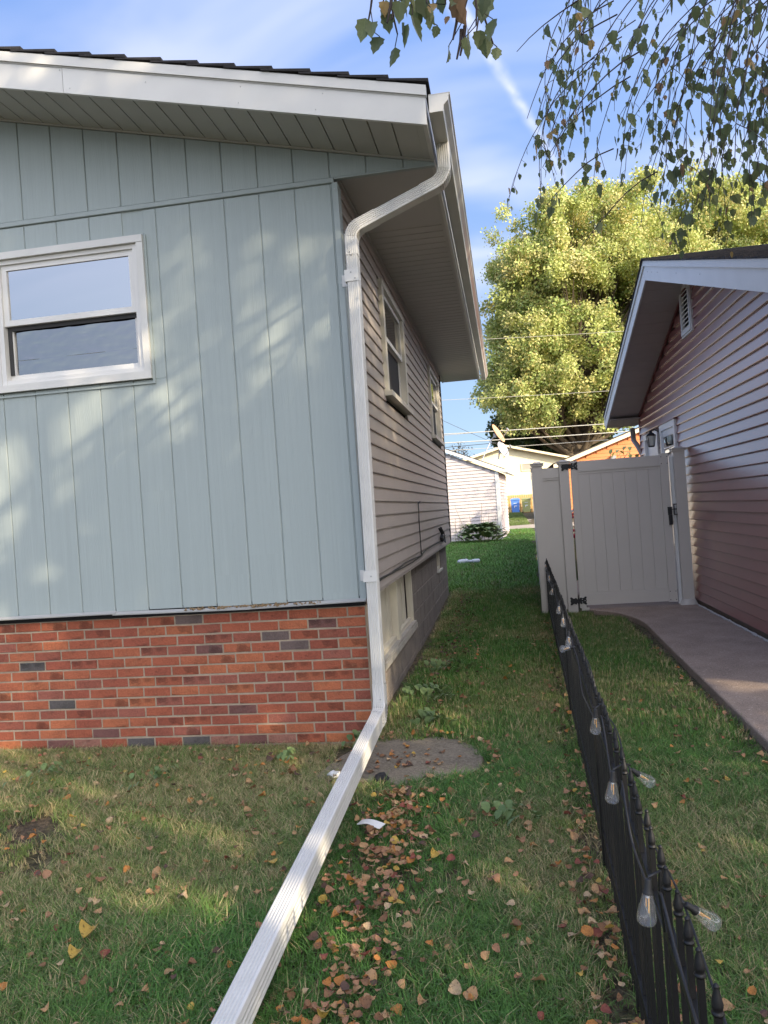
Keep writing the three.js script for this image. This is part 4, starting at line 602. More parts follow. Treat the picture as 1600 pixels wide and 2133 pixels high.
// ---------------------------------------------------------------- beyond: shed, dishes, alley, garages, bins, wires
const slabQ = (q, n) => { const a = q.map((p) => [...p]), b = q.map((p) => [p[0] + n[0], p[1] + n[1], p[2] + n[2]]); return tris([...a, ...b], [[0, 1, 2, 3], [7, 6, 5, 4], [0, 4, 5, 1], [1, 5, 6, 2], [2, 6, 7, 3], [3, 7, 4, 0]]); };
{
  const S = thing('garden_shed', 'pale grey lap-sided shed with white trim and two dishes on its roof', 'shed', [-0.2, 0.33, -26.3]); S.rotation.y = -0.075;
  const w = 5.6, h = 2.3, sl = 0.43, pale = std([0.55, 0.50, 0.50], { map: stain, roughness: 0.55 });
  part('wall', [box(-w + 0.02, -0.02, 0, h, -3.5, -0.03), tris([[-w, h, -0.03], [0, h, -0.03], [-w / 2, h + sl * w / 2, -0.03], [-w, h, -3.5], [0, h, -3.5], [-w / 2, h + sl * w / 2, -3.5]], [[0, 1, 2], [5, 4, 3], [0, 2, 5, 3], [2, 1, 4, 5]])], pale, S);
  const ls = sub('lap_siding', S); const lap = 0.112;
  for (let k = 0; k < 31; k++) {
    const y0 = 0.04 + k * lap, y1 = y0 + lap; let a = -w + 0.05, b = -0.09; if (y1 > h) { const t = (y1 - h) / sl; a = Math.max(a, -w + t); b = Math.min(b, -t - 0.02); } if (b - a < 0.1) break;
    part('siding_board', tris([[a, y0, 0.026], [b, y0, 0.026], [b, y1, 0], [a, y1, 0], [a, y0, -0.02], [b, y0, -0.02], [b, y1, -0.02], [a, y1, -0.02]], [[0, 1, 2, 3], [4, 5, 1, 0], [1, 5, 6, 2], [4, 0, 3, 7]]), pale, ls);
    if (y1 < h) part('siding_board', tris([[0.026, y0, -0.1], [0.026, y0, -3.45], [0, y1, -3.45], [0, y1, -0.1], [-0.02, y0, -0.1], [-0.02, y0, -3.45], [-0.02, y1, -3.45], [-0.02, y1, -0.1]], [[0, 1, 2, 3], [4, 5, 1, 0]]), pale, ls);
  }
  part('corner_board', [box(-0.09, 0.02, 0, h, -0.02, 0.032), box(0.0, 0.03, 0, h, -0.1, -0.0205)], M.whiteBlue, S);
  part('foundation', box(-w + 0.03, -0.03, -0.5, 0.04, -3.4, -0.02), M.block, S);
  const e = 0.24; part('rake_board', slabQ([[e, h - e * sl + 0.05, 0.12], [e, h - e * sl + 0.16, 0.12], [-w / 2, h + sl * w / 2 + 0.16, 0.12], [-w / 2, h + sl * w / 2 + 0.05, 0.12]], [0, 0, 0.025]), M.whiteBlue, S);
  part('roof', [slabQ([[e, h - e * sl + 0.162, 0.15], [e, h - e * sl + 0.162, -3.7], [-w / 2, h + sl * w / 2 + 0.162, -3.7], [-w / 2, h + sl * w / 2 + 0.162, 0.15]], [0, 0.02, 0]), slabQ([[-w - e, h - e * sl + 0.162, -3.7], [-w - e, h - e * sl + 0.162, 0.15], [-w / 2, h + sl * w / 2 + 0.162, 0.15], [-w / 2, h + sl * w / 2 + 0.162, -3.7]], [0, 0.02, 0]), slabQ([[e, h - e * sl + 0.05, 0.12], [e, h - e * sl + 0.05, -3.6], [0, h + 0.05, -3.6], [0, h + 0.05, 0.12]], [0, 0.1, 0])], M.shingle, S);
  part('gutter', box(e, e + 0.1, h - e * sl + 0.05, h - e * sl + 0.15, -3.6, 0.13), M.whiteBlue, S);
}
{ // two satellite dishes on the shed roof
  const dishGeo = (r, dep) => { const pts = []; for (let i = 0; i <= 8; i++) { const t = i / 8; pts.push(new THREE.Vector2(Math.max(r * t, 0.0001), dep * t * t)); } for (let i = 8; i >= 0; i--) { const t = i / 8; pts.push(new THREE.Vector2(Math.max(r * t, 0.0001), dep * t * t - 0.012)); } return clean(new THREE.LatheGeometry(pts, 24)); };
  const make = (label, p, col, r, yaw, up, foot, lnb) => {
    const D = thing('satellite_dish', label, 'satellite dish', p, undefined); const dm = std(col, { roughness: 0.55 });
    const g = dishGeo(r, r * 0.22); g.scale(0.88, 1, 1); g.rotateX(Math.PI / 2); g.rotateX(-up); g.rotateY(yaw); part('reflector', g, dm, D);
    const dir = new THREE.Vector3(0, Math.sin(up), Math.cos(up)).applyAxisAngle(new THREE.Vector3(0, 1, 0), yaw);
    part('mast', tube([foot, [foot[0] * 0.2 - dir.x * 0.08, foot[1] * 0.15 - 0.02, foot[2] * 0.2 - dir.z * 0.08], [-dir.x * 0.05, -dir.y * 0.05, -dir.z * 0.05]], 0.022, 8), M.steel, D);
    part('bracket', place(new THREE.BoxGeometry(0.1, 0.14, 0.1), { p: [-dir.x * 0.08, -0.03, -dir.z * 0.08] }), M.steel, D);
    const low = new THREE.Vector3(0, -r * 0.95, 0).addScaledVector(dir, 0.05), tip = dir.clone().multiplyScalar(r * 1.25).add(new THREE.Vector3(0, -r * 0.35, 0));
    part('feed_arm', tube([low, tip], 0.014, 6), M.steel, D); part('feed_horn', place(new THREE.CylinderGeometry(0.03, 0.04, 0.1, 8), { p: [tip.x, tip.y + 0.04, tip.z], r: [0.5, 0, 0.4] }), M.steel, D);
  };
  make('satellite dish in painted sunlit orange, edge-on, the upper of the two on the shed roof', [-0.14, 3.92, -26.9], [0.62, 0.33, 0.18], 0.36, 1.25, 0.5, [-0.62, -0.98, 0.25]);  // the low sun on this dish is put into its orange colour
  make('grey satellite dish with feed arm, the lower one near the shed eave', [0.0, 3.36, -26.7], [0.36, 0.37, 0.40], 0.30, 1.0, 0.42, [-0.2, -0.62, 0.1]);
}
{ // cream garage
  const C = thing('cream_garage', 'cream stucco gable-ended garage beyond the alley, in full sun', 'garage', [0.25, 0.85, -58]); C.rotation.y = 0.04;
  const cream = std([0.80, 0.73, 0.50], { map: rep(weather(0.9, 1.05, 3, 501), 1, 1), roughness: 0.9 });
  part('wall', tris([[-4.2, -0.5, 0], [5.0, -0.5, 0], [5.0, 3.55, 0], [0, 4.85, 0], [-4.2, 3.75, 0], [-4.2, -0.5, -8], [5.0, -0.5, -8], [5.0, 3.55, -8], [0, 4.85, -8], [-4.2, 3.75, -8]], [[0, 1, 2, 3, 4], [1, 6, 7, 2], [0, 4, 9, 5], [5, 9, 8, 7, 6]]), cream, C);
  part('roof', [slabQ([[0, 4.9, 0.5], [5.5, 3.45, 0.5], [5.5, 3.45, -8.4], [0, 4.9, -8.4]], [0, 0.1, 0]), slabQ([[0, 4.9, 0.5], [-4.7, 3.66, 0.5], [-4.7, 3.66, -8.4], [0, 4.9, -8.4]], [0, 0.1, 0])], std([0.3, 0.26, 0.22], { map: speck, roughness: 0.95 }), C);
  part('rake_board', [slabQ([[0, 4.83, 0.5], [5.5, 3.38, 0.5], [5.5, 3.55, 0.5], [0, 5.0, 0.5]], [0, 0, 0.03]), slabQ([[0, 4.83, 0.5], [-4.7, 3.59, 0.5], [-4.7, 3.76, 0.5], [0, 5.0, 0.5]], [0, 0, 0.03])], std([0.72, 0.62, 0.42], { roughness: 0.8 }), C);
  const W = sub('window', C); part('frame', [box(1.05, 1.95, 3.0, 3.06, 0, 0.06), box(1.05, 1.95, 3.5, 3.56, 0, 0.06), box(1.05, 1.11, 3.0605, 3.4995, 0, 0.06), box(1.89, 1.95, 3.0605, 3.4995, 0, 0.06)], cream, W); part('pane', box(1.11, 1.89, 3.06, 3.5, 0.0, 0.02), std([0.35, 0.33, 0.28], { roughness: 0.5 }), W);
}
{ // orange house
  const O = thing('orange_house', 'bright orange clapboard gable with white rake, above the gate', 'house', [3.1, 0.5, -42]);
  const or = std([0.66, 0.235, 0.085], { map: stain, roughness: 0.7 });
  const top = (x) => 2.9 + 0.348 * (x < 5.6 ? x : 11.2 - x);
  part('wall', tris([[0, -0.5, -0.03], [11.2, -0.5, -0.03], [11.2, 2.9, -0.03], [5.6, top(5.6), -0.03], [0, 2.9, -0.03], [0, -0.5, -8], [11.2, -0.5, -8], [11.2, 2.9, -8], [5.6, top(5.6), -8], [0, 2.9, -8]], [[0, 1, 2, 3, 4], [1, 6, 7, 2], [0, 4, 9, 5], [5, 9, 8, 7, 6]]), or, O);
  const ls = sub('lap_siding', O);
  for (let k = 0; k < 26; k++) { const y0 = -0.1 + k * 0.19, y1 = y0 + 0.19; let a = 0.02, b = 11.15; if (y1 > 2.9) { a = (y1 - 2.9) / 0.348 + 0.02; b = 11.2 - a; } if (b < a) break; part('siding_board', tris([[a, y0, 0.022], [b, y0, 0.022], [b, y1, 0], [a, y1, 0], [a, y0, -0.02], [b, y0, -0.02]], [[0, 1, 2, 3], [4, 5, 1, 0]]), or, ls); }
  const rw = std([0.74, 0.66, 0.5], { roughness: 0.7 });
  part('rake_board', [slabQ([[-0.5, top(-0.5) - 0.02, 0.35], [5.6, top(5.6) - 0.02, 0.35], [5.6, top(5.6) + 0.2, 0.35], [-0.5, top(-0.5) + 0.2, 0.35]], [0, 0, 0.04]), slabQ([[5.6, top(5.6) - 0.02, 0.35], [11.7, top(11.7) - 0.02, 0.35], [11.7, top(11.7) + 0.2, 0.35], [5.6, top(5.6) + 0.2, 0.35]], [0, 0, 0.04])], rw, O);
  part('roof', [slabQ([[-0.55, top(-0.55) + 0.2, 0.45], [5.6, top(5.6) + 0.2, 0.45], [5.6, top(5.6) + 0.2, -8.4], [-0.55, top(-0.55) + 0.2, -8.4]], [0, 0.05, 0]), slabQ([[5.6, top(5.6) + 0.2, 0.45], [11.75, top(11.75) + 0.2, 0.45], [11.75, top(11.75) + 0.2, -8.4], [5.6, top(5.6) + 0.2, -8.4]], [0, 0.05, 0])], M.shingleBrown, O);
  part('meter_box', box(2.45, 2.7, 2.75, 3.15, 0.0, 0.2), M.steel, O); part('corner_board', box(-0.03, 0.1, -0.4, 2.9, -0.02, 0.04), rw, O);
}
{ // picket fence of raw wood and the two wheeled bins
  const F = thing('wooden_fence', 'sunlit tan wooden picket fence behind the wheeled bins', 'fence', [0, 0.84, -56.2]); const wd = std([0.55, 0.33, 0.12], { map: rep(stain, 2, 2), roughness: 0.85 });
  for (let i = 0; i < 40; i++) part('picket', box(-2.6 + i * 0.155, -2.6 + i * 0.155 + 0.14, -0.2, 1.25 + 0.03 * hash(i, 1, 1), -0.01, 0.01 + 0.004 * (i & 1), true), wd, F);
  part('rail', [box(-2.6, 3.6, 0.3, 0.4, -0.06, -0.012), box(-2.6, 3.6, 0.95, 1.05, -0.06, -0.012)], wd, F);
  const bin = (name, label, x, z, c, lid) => {
    const B = thing(name, label, 'bin', [x, 0.82, z]), m = std(c, { roughness: 0.5 });
    const taper = (w0, d0, w1, d1, y0, y1) => tris([[-w0, y0, -d0], [w0, y0, -d0], [w0, y0, d0], [-w0, y0, d0], [-w1, y1, -d1], [w1, y1, -d1], [w1, y1, d1], [-w1, y1, d1]], [[0, 1, 2, 3], [7, 6, 5, 4], [0, 4, 5, 1], [1, 5, 6, 2], [2, 6, 7, 3], [3, 7, 4, 0]]);
    part('body', [taper(0.24, 0.26, 0.31, 0.34, 0.06, 0.95), taper(0.325, 0.355, 0.325, 0.355, 0.905, 0.949)], m, B); part('lid', [taper(0.34, 0.38, 0.33, 0.36, 0.951, 1.0), taper(0.33, 0.36, 0.2, 0.24, 1.0005, 1.075)], lid ? std(lid, { roughness: 0.5 }) : m, B);
    part('handle', tube([[-0.25, 0.93, -0.4], [0.25, 0.93, -0.4]], 0.02, 6), m, B); for (const s of [-1, 1]) part('wheel', place(new THREE.CylinderGeometry(0.13, 0.13, 0.06, 16), { p: [s * 0.27, 0.13, -0.3], r: [0, 0, Math.PI / 2] }), M.black, B);
    part('emblem', [box(-0.09, 0.09, 0.50, 0.55, 0.30, 0.335), box(-0.09, -0.05, 0.4, 0.4995, 0.29, 0.33), box(-0.12, 0.1, 0.7, 0.73, 0.31, 0.345)], std([0.75, 0.8, 0.85], { roughness: 0.6 }), B);
  };
  bin('wheeled_bin', 'blue wheeled recycling bin in the sun before the wooden fence', 0.66, -55.2, [0.10, 0.24, 0.68]);
  bin('wheeled_bin', 'olive green wheeled bin standing right of the blue one', 1.42, -55.35, [0.36, 0.38, 0.16], [0.26, 0.28, 0.13]);
}
{ // alley gravel
  const g = new THREE.PlaneGeometry(60, 3.4, 60, 6); g.rotateX(-Math.PI / 2); const p = g.attributes.position; for (let i = 0; i < p.count; i++) { const x = p.getX(i), z = p.getZ(i) - 34.3 + (Math.abs(p.getZ(i)) > 1.5 ? 0.8 * (vn(x * 0.7, 3, 0, 9) - 0.5) : 0); p.setXYZ(i, x, gy(x, z) + 0.012, z); } g.computeVertexNormals();
  struct('alley', uvm(g), std([0.42, 0.36, 0.29], { map: rep(speck, 0.6, 0.6), roughness: 1 }), 'pale gravel alley crossing behind the yards');
  const h = new THREE.CircleGeometry(2.2, 28); h.rotateX(-Math.PI / 2); const q = h.attributes.position; for (let i = 0; i < q.count; i++) { const x = q.getX(i) * (0.5 + 0.35 * vn(i * 0.9, 1, 0, 4)), z = q.getZ(i) * 1.5 - 40.5; q.setXYZ(i, x - 0.35, gy(0, z) + 0.012, z); } h.computeVertexNormals();
  struct('gravel_patch', uvm(h), std([0.42, 0.36, 0.29], { map: rep(speck, 0.6, 0.6), roughness: 1 }), 'bare gravel patch in the sunlit grass beyond the alley');
}
{ // overhead wires: from far left to the red house side
  const wire = (label, a, b, r, col, sag = 0.25) => single('overhead_wire', tube([...Array(13)].map((_, i) => { const t = i / 12; return [mix(a[0], b[0], t), mix(a[1], b[1], t) - sag * 4 * t * (1 - t), mix(a[2], b[2], t)]; }), r, 5), std(col, { roughness: 0.5 }), label, 'wire');
  const pale = [0.5, 0.48, 0.42], dk = [0.06, 0.06, 0.06];
  wire('highest pale wire crossing the big tree', [-14, 12.9, -50], [22, 11.3, -50], 0.013, pale); wire('pale wire crossing the lower crown of the tree', [-14, 9.0, -50], [22, 7.85, -50], 0.013, pale);
  wire('thick pale wire just under the tree crown', [-14, 6.6, -50], [20, 5.95, -50], 0.028, pale, 0.15); wire('thick pale wire above the cream garage roof', [-14, 5.95, -49], [20, 5.3, -49], 0.03, pale, 0.15);
  wire('thin wire just below the thick pale pair', [-14, 5.5, -49.5], [20, 5.12, -49.5], 0.018, pale); wire('thin dark wire ending at the satellite dishes', [-14, 5.55, -51], [-0.3, 5.45, -50], 0.02, dk, 0.05);
  wire('thin wire slanting down across the sky left of the dishes', [-5.6, 8.3, -50], [0.2, 5.1, -50], 0.014, dk, 0.05); wire('faintest wire across the pale sky beside the house', [-14, 6.35, -51], [-0.2, 6.22, -50], 0.012, pale, 0.05);
}

// ---------------------------------------------------------------- trees and plants
const leafGeo = (n, size, spread, seed, aspect = 0.7) => {    // a spray of n leaf-shaped faces
  const r = rngOf(seed), pos = [];
  for (let i = 0; i < n; i++) {
    const c = new THREE.Vector3(r() - 0.5, r() - 0.5, r() - 0.5).multiplyScalar(2 * spread), q = new THREE.Quaternion().setFromEuler(new THREE.Euler(r() * 6.3, r() * 6.3, r() * 6.3)), l = size * (0.7 + 0.6 * r());
    const P = [[0, -0.5, 0], [0.5 * aspect, 0, 0.08], [0, 0.5, 0], [-0.5 * aspect, 0, 0.08]].map((p) => new THREE.Vector3(...p).multiplyScalar(l).applyQuaternion(q).add(c));
    for (const k of [0, 1, 2, 0, 2, 3]) pos.push(P[k].x, P[k].y, P[k].z);
  }
  const g = new THREE.BufferGeometry(); g.setAttribute('position', new THREE.Float32BufferAttribute(pos, 3)); g.computeVertexNormals(); return g;
};
function crown(name, parent, geo, mat, clumps, per, tones, seed, label) {   // leaf sprays on the outsides of many clumps
  const r = rngOf(seed), im = new THREE.InstancedMesh(geo, mat, clumps.length * per), m = new THREE.Matrix4(), q = new THREE.Quaternion(), s = new THREE.Vector3(), p = new THREE.Vector3(), col = new THREE.Color(); let k = 0;
  for (const c of clumps) {
    const tone = r();
    for (let i = 0; i < per; i++) {
      const a = r() * 6.283, h = 2 * r() - 1, rad = Math.pow(0.35 + 0.65 * r(), 0.5) * (0.8 + 0.35 * Math.sin(a * 3 + c[0]) * Math.cos(h * 4 + c[1])), w = Math.sqrt(1 - h * h);
      p.set(c[0] + c[3] * rad * w * Math.cos(a), c[1] + (c[4] ?? c[3]) * rad * h, c[2] + c[3] * rad * w * Math.sin(a));
      q.setFromEuler(new THREE.Euler(r() * 6.3, r() * 6.3, r() * 6.3)); const sc = 0.7 + 0.7 * r(); s.set(sc, sc, sc); m.compose(p, q, s); im.setMatrixAt(k, m);
      const t = tones[Math.floor((tone * 0.6 + r() * 0.4) * tones.length)], v = 0.8 + 0.4 * r(); im.setColorAt(k, col.setRGB(t[0] * v, t[1] * v, t[2] * v)); k++;
    }
  }
  im.name = name; im.castShadow = im.receiveShadow = true; im.userData.kind = 'stuff'; if (label) im.userData.label = label; parent.add(im); return im;
}
const bend = (a, b, sag, n = 6, j = 0, r = R) => [...Array(n + 1)].map((_, i) => { const t = i / n; return [mix(a[0], b[0], t) + j * (r() - 0.5) * (t > 0 && t < 1), mix(a[1], b[1], t) + sag * Math.sin(t * Math.PI), mix(a[2], b[2], t) + j * (r() - 0.5) * (t > 0 && t < 1)]; });
function puffs(cl, n, spread, size, seed) {                   // break each clump into small uneven puffs
  const r = rngOf(seed), out = [];
  for (const c of cl) for (let i = 0; i < n; i++) { const a = r() * 6.283, h = 2 * r() - 1, w = Math.sqrt(1 - h * h), d = c[3] * spread * (0.35 + 0.9 * r()), s = c[3] * size * (0.55 + 0.9 * r()); out.push([c[0] + d * w * Math.cos(a), c[1] + d * h * 0.85 + 0.12 * d, c[2] + d * w * Math.sin(a), s, s * (0.55 + 0.5 * r())]); }
  return out;
}
function bigTree(name, label, base, trunkTop, r0, clumps, geo, tones, per, seed, barkMat, opt = {}) {
  const T = thing(name, label, 'tree', base), r = rngOf(seed), lc = clumps.map((c) => [c[0] - base[0], c[1] - base[1], c[2] - base[2], c[3], c[4]]), tt = trunkTop.map((v, i) => v - base[i]);
  part('trunk', tube([[0, -0.4, 0], [0.0, 0.2, 0], ...bend([0, 0.6, 0], tt, 0, 6, r0 * 0.7, r)], r0, 12, r0 * 0.45), barkMat, T);
  const g = [], subs = [];
  for (const c of lc) { if (r() < (opt.skip ?? 0)) continue; const t = clamp((c[1] * 0.55) / tt[1], 0.22, 1), s = tt.map((v) => v * t), pts = bend(s, [c[0], c[1], c[2]], -0.06 * Math.hypot(c[0], c[2]), 6, 0.5 * (c[3] / 2), r); g.push(tube(pts, r0 * (0.42 - 0.25 * t), 6, 0.02)); for (let i = 0; i < (opt.twigs ?? 3); i++) { const e = [c[0] + (r() - 0.5) * c[3] * 1.7, c[1] + (r() - 0.3) * c[3] * 1.4, c[2] + (r() - 0.5) * c[3] * 1.7]; g.push(tube(bend(pts[4], e, 0.1, 3, 0.1, r), r0 * 0.07, 4, 0.012)); } }
  part('limb', g, barkMat, T);
  const mat = leafy([1, 1, 1], opt.tr ?? 0.42); crown('crown', T, geo, mat, opt.puff ? puffs(lc, opt.puff, 1.42, 0.36, seed + 2) : lc, per, tones, seed + 1);
  return T;
}
const inEllipsoid = (n, c, rad, size, seed, keep = () => true) => { const r = rngOf(seed), out = []; let guard = 0; while (out.length < n && guard++ < 9000) { const x = 2 * r() - 1, y = 2 * r() - 1, z = 2 * r() - 1, l = Math.hypot(x, y, z); if (l > 1 || l < 0.35) continue; const p = [c[0] + x * rad[0], c[1] + y * rad[1], c[2] + z * rad[2], size * (0.7 + 0.6 * r()), size * (0.6 + 0.5 * r())]; if (keep(p)) out.push(p); } return out; };
const yel = [[0.60, 0.60, 0.20], [0.54, 0.57, 0.18], [0.45, 0.52, 0.15], [0.64, 0.60, 0.24], [0.30, 0.39, 0.10], [0.50, 0.44, 0.14]], grn = [[0.09, 0.13, 0.03], [0.12, 0.16, 0.035], [0.07, 0.11, 0.03]];
{
  const lg = leafGeo(24, 0.19, 0.5, 71), bk = std([0.17, 0.13, 0.09], { map: speck, bumpMap: fine, bumpScale: 0.03, roughness: 0.95 });
  const keep = (p) => !(p[1] < 11.5 && p[0] > 3.5 && p[0] < 8.2 && p[2] > -66) ;
  const cl = [...inEllipsoid(128, [8.6, 16.6, -64], [8.3, 9.9, 6.6], 1.4, 81, keep), ...inEllipsoid(38, [2.2, 12.5, -62], [3.2, 5.8, 4], 1.1, 82), [1.0, 9.6, -61, 1.2], [0.6, 11, -61, 1.1], [2.6, 8.8, -61, 1.2], [4.2, 9.4, -60, 1.3], [5.4, 10.4, -60, 1.4], [7.4, 8.2, -61, 1.6], [8.6, 9.6, -60, 1.7]];
  bigTree('large_tree', 'large yellow-green tree rising behind the garages in full sun', [5.4, 0.8, -64], [7.2, 17, -64], 0.75, cl, lg, yel, 11, 83, bk, { puff: 9, twigs: 5 });
  const cl2 = inEllipsoid(70, [17.5, 18.2, -68], [8.5, 8.4, 6], 2.0, 85);
  bigTree('large_tree', 'second yellow-green tree, mostly hidden behind the red house roof', [18, 0.8, -68], [17.5, 16, -68], 0.6, cl2, lg, yel, 19, 86, bk, { puff: 8 });
  const cl3 = [...inEllipsoid(34, [4.2, 7.3, -72], [5.2, 2.3, 3], 1.2, 88)];
  bigTree('dark_tree', 'dark green tree in shade low behind the dish and the big trunk', [3.4, 0.9, -72], [3.8, 7, -72], 0.3, cl3, leafGeo(15, 0.26, 0.36, 72), grn, 90, 89, bk);
  const cl4 = inEllipsoid(14, [-4.9, 4.6, -70], [2.2, 2.4, 1.5], 0.9, 91);
  bigTree('thin_tree', 'thin half-bare reddish tree against the sky behind the shed', [-4.9, 0.9, -70], [-4.8, 5, -70], 0.14, cl4, leafGeo(6, 0.14, 0.4, 73), [[0.3, 0.2, 0.13], [0.25, 0.2, 0.1]], 22, 92, bk, { twigs: 6 });
  // trees outside the frame whose shade and dapples fall on the lawn and on the blue front
  const lg2 = leafGeo(9, 0.13, 0.2, 74);
  bigTree('shade_tree', 'broad maple outside the frame shading the front lawn and the blue house', [9.3, 0, 4.4], [9.0, 8, 4.2], 0.32, [...inEllipsoid(78, [9.0, 6.9, 4.2], [5.0, 4.5, 5.4], 1.05, 94)], lg2, grn, 48, 95, bk);
  bigTree('shade_tree', 'added unseen tree behind the red house shading the back lawn and the shed', [12.5, 0, -18.5], [12.0, 7, -18.5], 0.28, [...inEllipsoid(44, [10.8, 4.9, -18.6], [3.8, 3.0, 4.4], 1.25, 96)], lg2, grn, 38, 97, bk);  // unseen tree added to keep sun off the shed and back lawn
}
{
  const bk = M.bark, lg2 = leafGeo(9, 0.13, 0.2, 75);
  bigTree('shade_tree', 'added unseen tree before the red house shading the side wall of the blue house', [10.6, 0, -2.6], [10.0, 7.4, -2.6], 0.25, inEllipsoid(64, [9.0, 6.9, -2.4], [3.2, 2.5, 4.2], 1.0, 194), lg2, grn, 46, 195, bk);  // put in out of view to block the sun on the side wall
}
// ---- the birch: weeping twigs with leaves in view at the upper right
const ovate = (seed, L, W, curl) => {                         // a toothed, pointed leaf hanging along -y from its stalk, slightly folded
  const n = 7, r = rngOf(seed), pos = []; const prof = (t) => W * Math.pow(Math.sin(Math.PI * Math.pow(t, 0.62)), 0.85) * (1 - 0.25 * t);
  const L0 = [], L1 = []; for (let i = 0; i <= n; i++) { const t = i / n, w = i === 0 || i === n ? 0.0004 : prof(t) * (1 + 0.12 * (i & 1 ? 1 : -1)), z = curl * t * t * L; L0.push([-w, -t * L, z + Math.abs(w) * 0.28]); L1.push([w, -t * L + 0.06 * L * (r() - 0.5) * (i > 0 && i < n), z + Math.abs(w) * 0.28]); }
  const mid = (i) => [0, -i / n * L, curl * (i / n) ** 2 * L];
  for (let i = 0; i < n; i++) { const a = mid(i), b = mid(i + 1); for (const [l0, l1, f] of [[L0[i], L0[i + 1], 1], [L1[i], L1[i + 1], 0]]) { if (f) pos.push(...a, ...l0, ...l1, ...a, ...l1, ...b); else pos.push(...a, ...l1, ...l0, ...a, ...b, ...l1); } }
  const g = new THREE.BufferGeometry(); g.setAttribute('position', new THREE.Float32BufferAttribute(pos, 3)); g.computeVertexNormals(); return uvm(g);
};
{
  const B = thing('birch_tree', 'weeping birch overhead whose leafy twigs hang into view at the upper right', 'tree', [3.4, 0, 1.6]), o = [3.4, 0, 1.6], r = rngOf(2024);
  const loc = (p) => [p[0] - o[0], p[1] - o[1], p[2] - o[2]];
  part('trunk', tube([[0, -0.2, 0], [0, 0.3, 0], [-0.05, 2, 0.05], [-0.1, 4.4, -0.1], [-0.3, 7.0, -0.3], [-0.3, 9.4, -0.3]], 0.17, 12, 0.05), std([0.5, 0.47, 0.42], { map: speck, roughness: 0.8 }), B);
  const limbs = [], LB = [[[3.3, 4.3, 1.4], [2.2, 5.1, -1.0], [1.25, 4.35, -3.2]], [[3.3, 4.8, 1.4], [2.6, 5.4, -1.4], [1.75, 4.25, -3.9]], [[3.25, 4.0, 1.4], [1.6, 4.9, 0.2], [0.2, 3.6, -1.35]], [[3.2, 5.4, 1.4], [3.2, 6.0, -1.2], [2.3, 4.6, -4.4]]];
  for (const [a, b, c] of LB) { const cv = new THREE.QuadraticBezierCurve3(new THREE.Vector3(...loc(a)), new THREE.Vector3(...loc(b)), new THREE.Vector3(...loc(c))); limbs.push(tube(cv.getPoints(12), 0.04, 6, 0.008)); }
  part('limb', limbs, M.twig, B);
  const lm = [[0.11, 0.14, 0.045], [0.14, 0.17, 0.055], [0.09, 0.12, 0.045], [0.19, 0.21, 0.065], [0.34, 0.22, 0.06], [0.28, 0.16, 0.07]].map((c) => leafy(c, 0.45));
  const shapes = [ovate(1, 0.055, 0.0205, 0.1), ovate(2, 0.049, 0.0185, -0.15), ovate(3, 0.061, 0.022, 0.22), ovate(4, 0.041, 0.016, 0.05)];
  const leaves = []; const twigG = [];
  const leafAt = (p, big = 1) => { const h = r(), k = h < 0.30 ? 0 : h < 0.55 ? 1 : h < 0.80 ? 2 : h < 0.93 ? 3 : h < 0.97 ? 4 : 5; leaves.push({ p, e: [0.5 * (r() - 0.5), r() * 6.28, 0.9 * (r() - 0.5)], s: big * (0.42 + 0.72 * r()), k, g: Math.floor(r() * 4), d: Math.hypot(...p.toArray().map((v, i) => v - [0, 1.52, 0][i])) / big }); };
  const hang = (start, len, dx, dz, density, big = 1) => {     // one drooping twig with side twiglets
    const pts = []; let p = new THREE.Vector3(...start), d = new THREE.Vector3(dx, -0.25, dz).normalize(); const n = Math.max(4, Math.round(len / 0.07)), st = len / n;
    for (let i = 0; i <= n; i++) {
      pts.push(p.clone());
      if (i > 1 && r() < density) { const q = p.clone().add(new THREE.Vector3((r() - 0.5) * 0.05, -0.008 - 0.015 * r(), (r() - 0.5) * 0.05)); twigG.push(tube([p, q], 0.0009, 3)); leafAt(q, big); if (r() < 0.4) leafAt(p.clone().add(new THREE.Vector3((r() - 0.5) * 0.05, -0.012, (r() - 0.5) * 0.05)), big); }
      if (i > 2 && i < n - 1 && r() < 0.33) { let s = p.clone(); const sd = new THREE.Vector3(r() - 0.5, -0.45, r() - 0.5).normalize(), sp = [s.clone()], m = 2 + Math.floor(r() * 4); for (let k = 0; k < m; k++) { s = s.clone().addScaledVector(sd, 0.05); sd.y -= 0.25; sd.normalize(); sp.push(s.clone()); if (r() < density + 0.15) leafAt(s.clone().add(new THREE.Vector3((r() - 0.5) * 0.03, -0.01, (r() - 0.5) * 0.03)), big); } twigG.push(tube(sp, 0.0016, 4, 0.0009)); }
      d.add(new THREE.Vector3((r() - 0.5) * 0.28, -0.16, (r() - 0.5) * 0.28)).normalize(); p = p.clone().addScaledVector(d, st);
    }
    twigG.push(tube(pts, 0.0032, 5, 0.0013));
  };
  const low = (x) => 3.085 - 0.46 * (x - 0.15) + 0.12 * Math.sin(x * 9);
  for (let i = 0; i < 108; i++) { const x = 0.45 + 1.75 * Math.pow(r(), 0.85), z = -2.7 - 1.5 * r(), y = 3.45 + 0.5 * r() + 0.16 * (-z - 3); const end = low(x) + 0.55 * Math.pow(r(), 1.3) + 0.1 * (-z - 3.2); hang([x + 0.12, y, z], clamp((y - end) * 1.08, 0.25, 1.6), -0.45 - 0.5 * r(), (r() - 0.5) * 0.4, 0.60); }
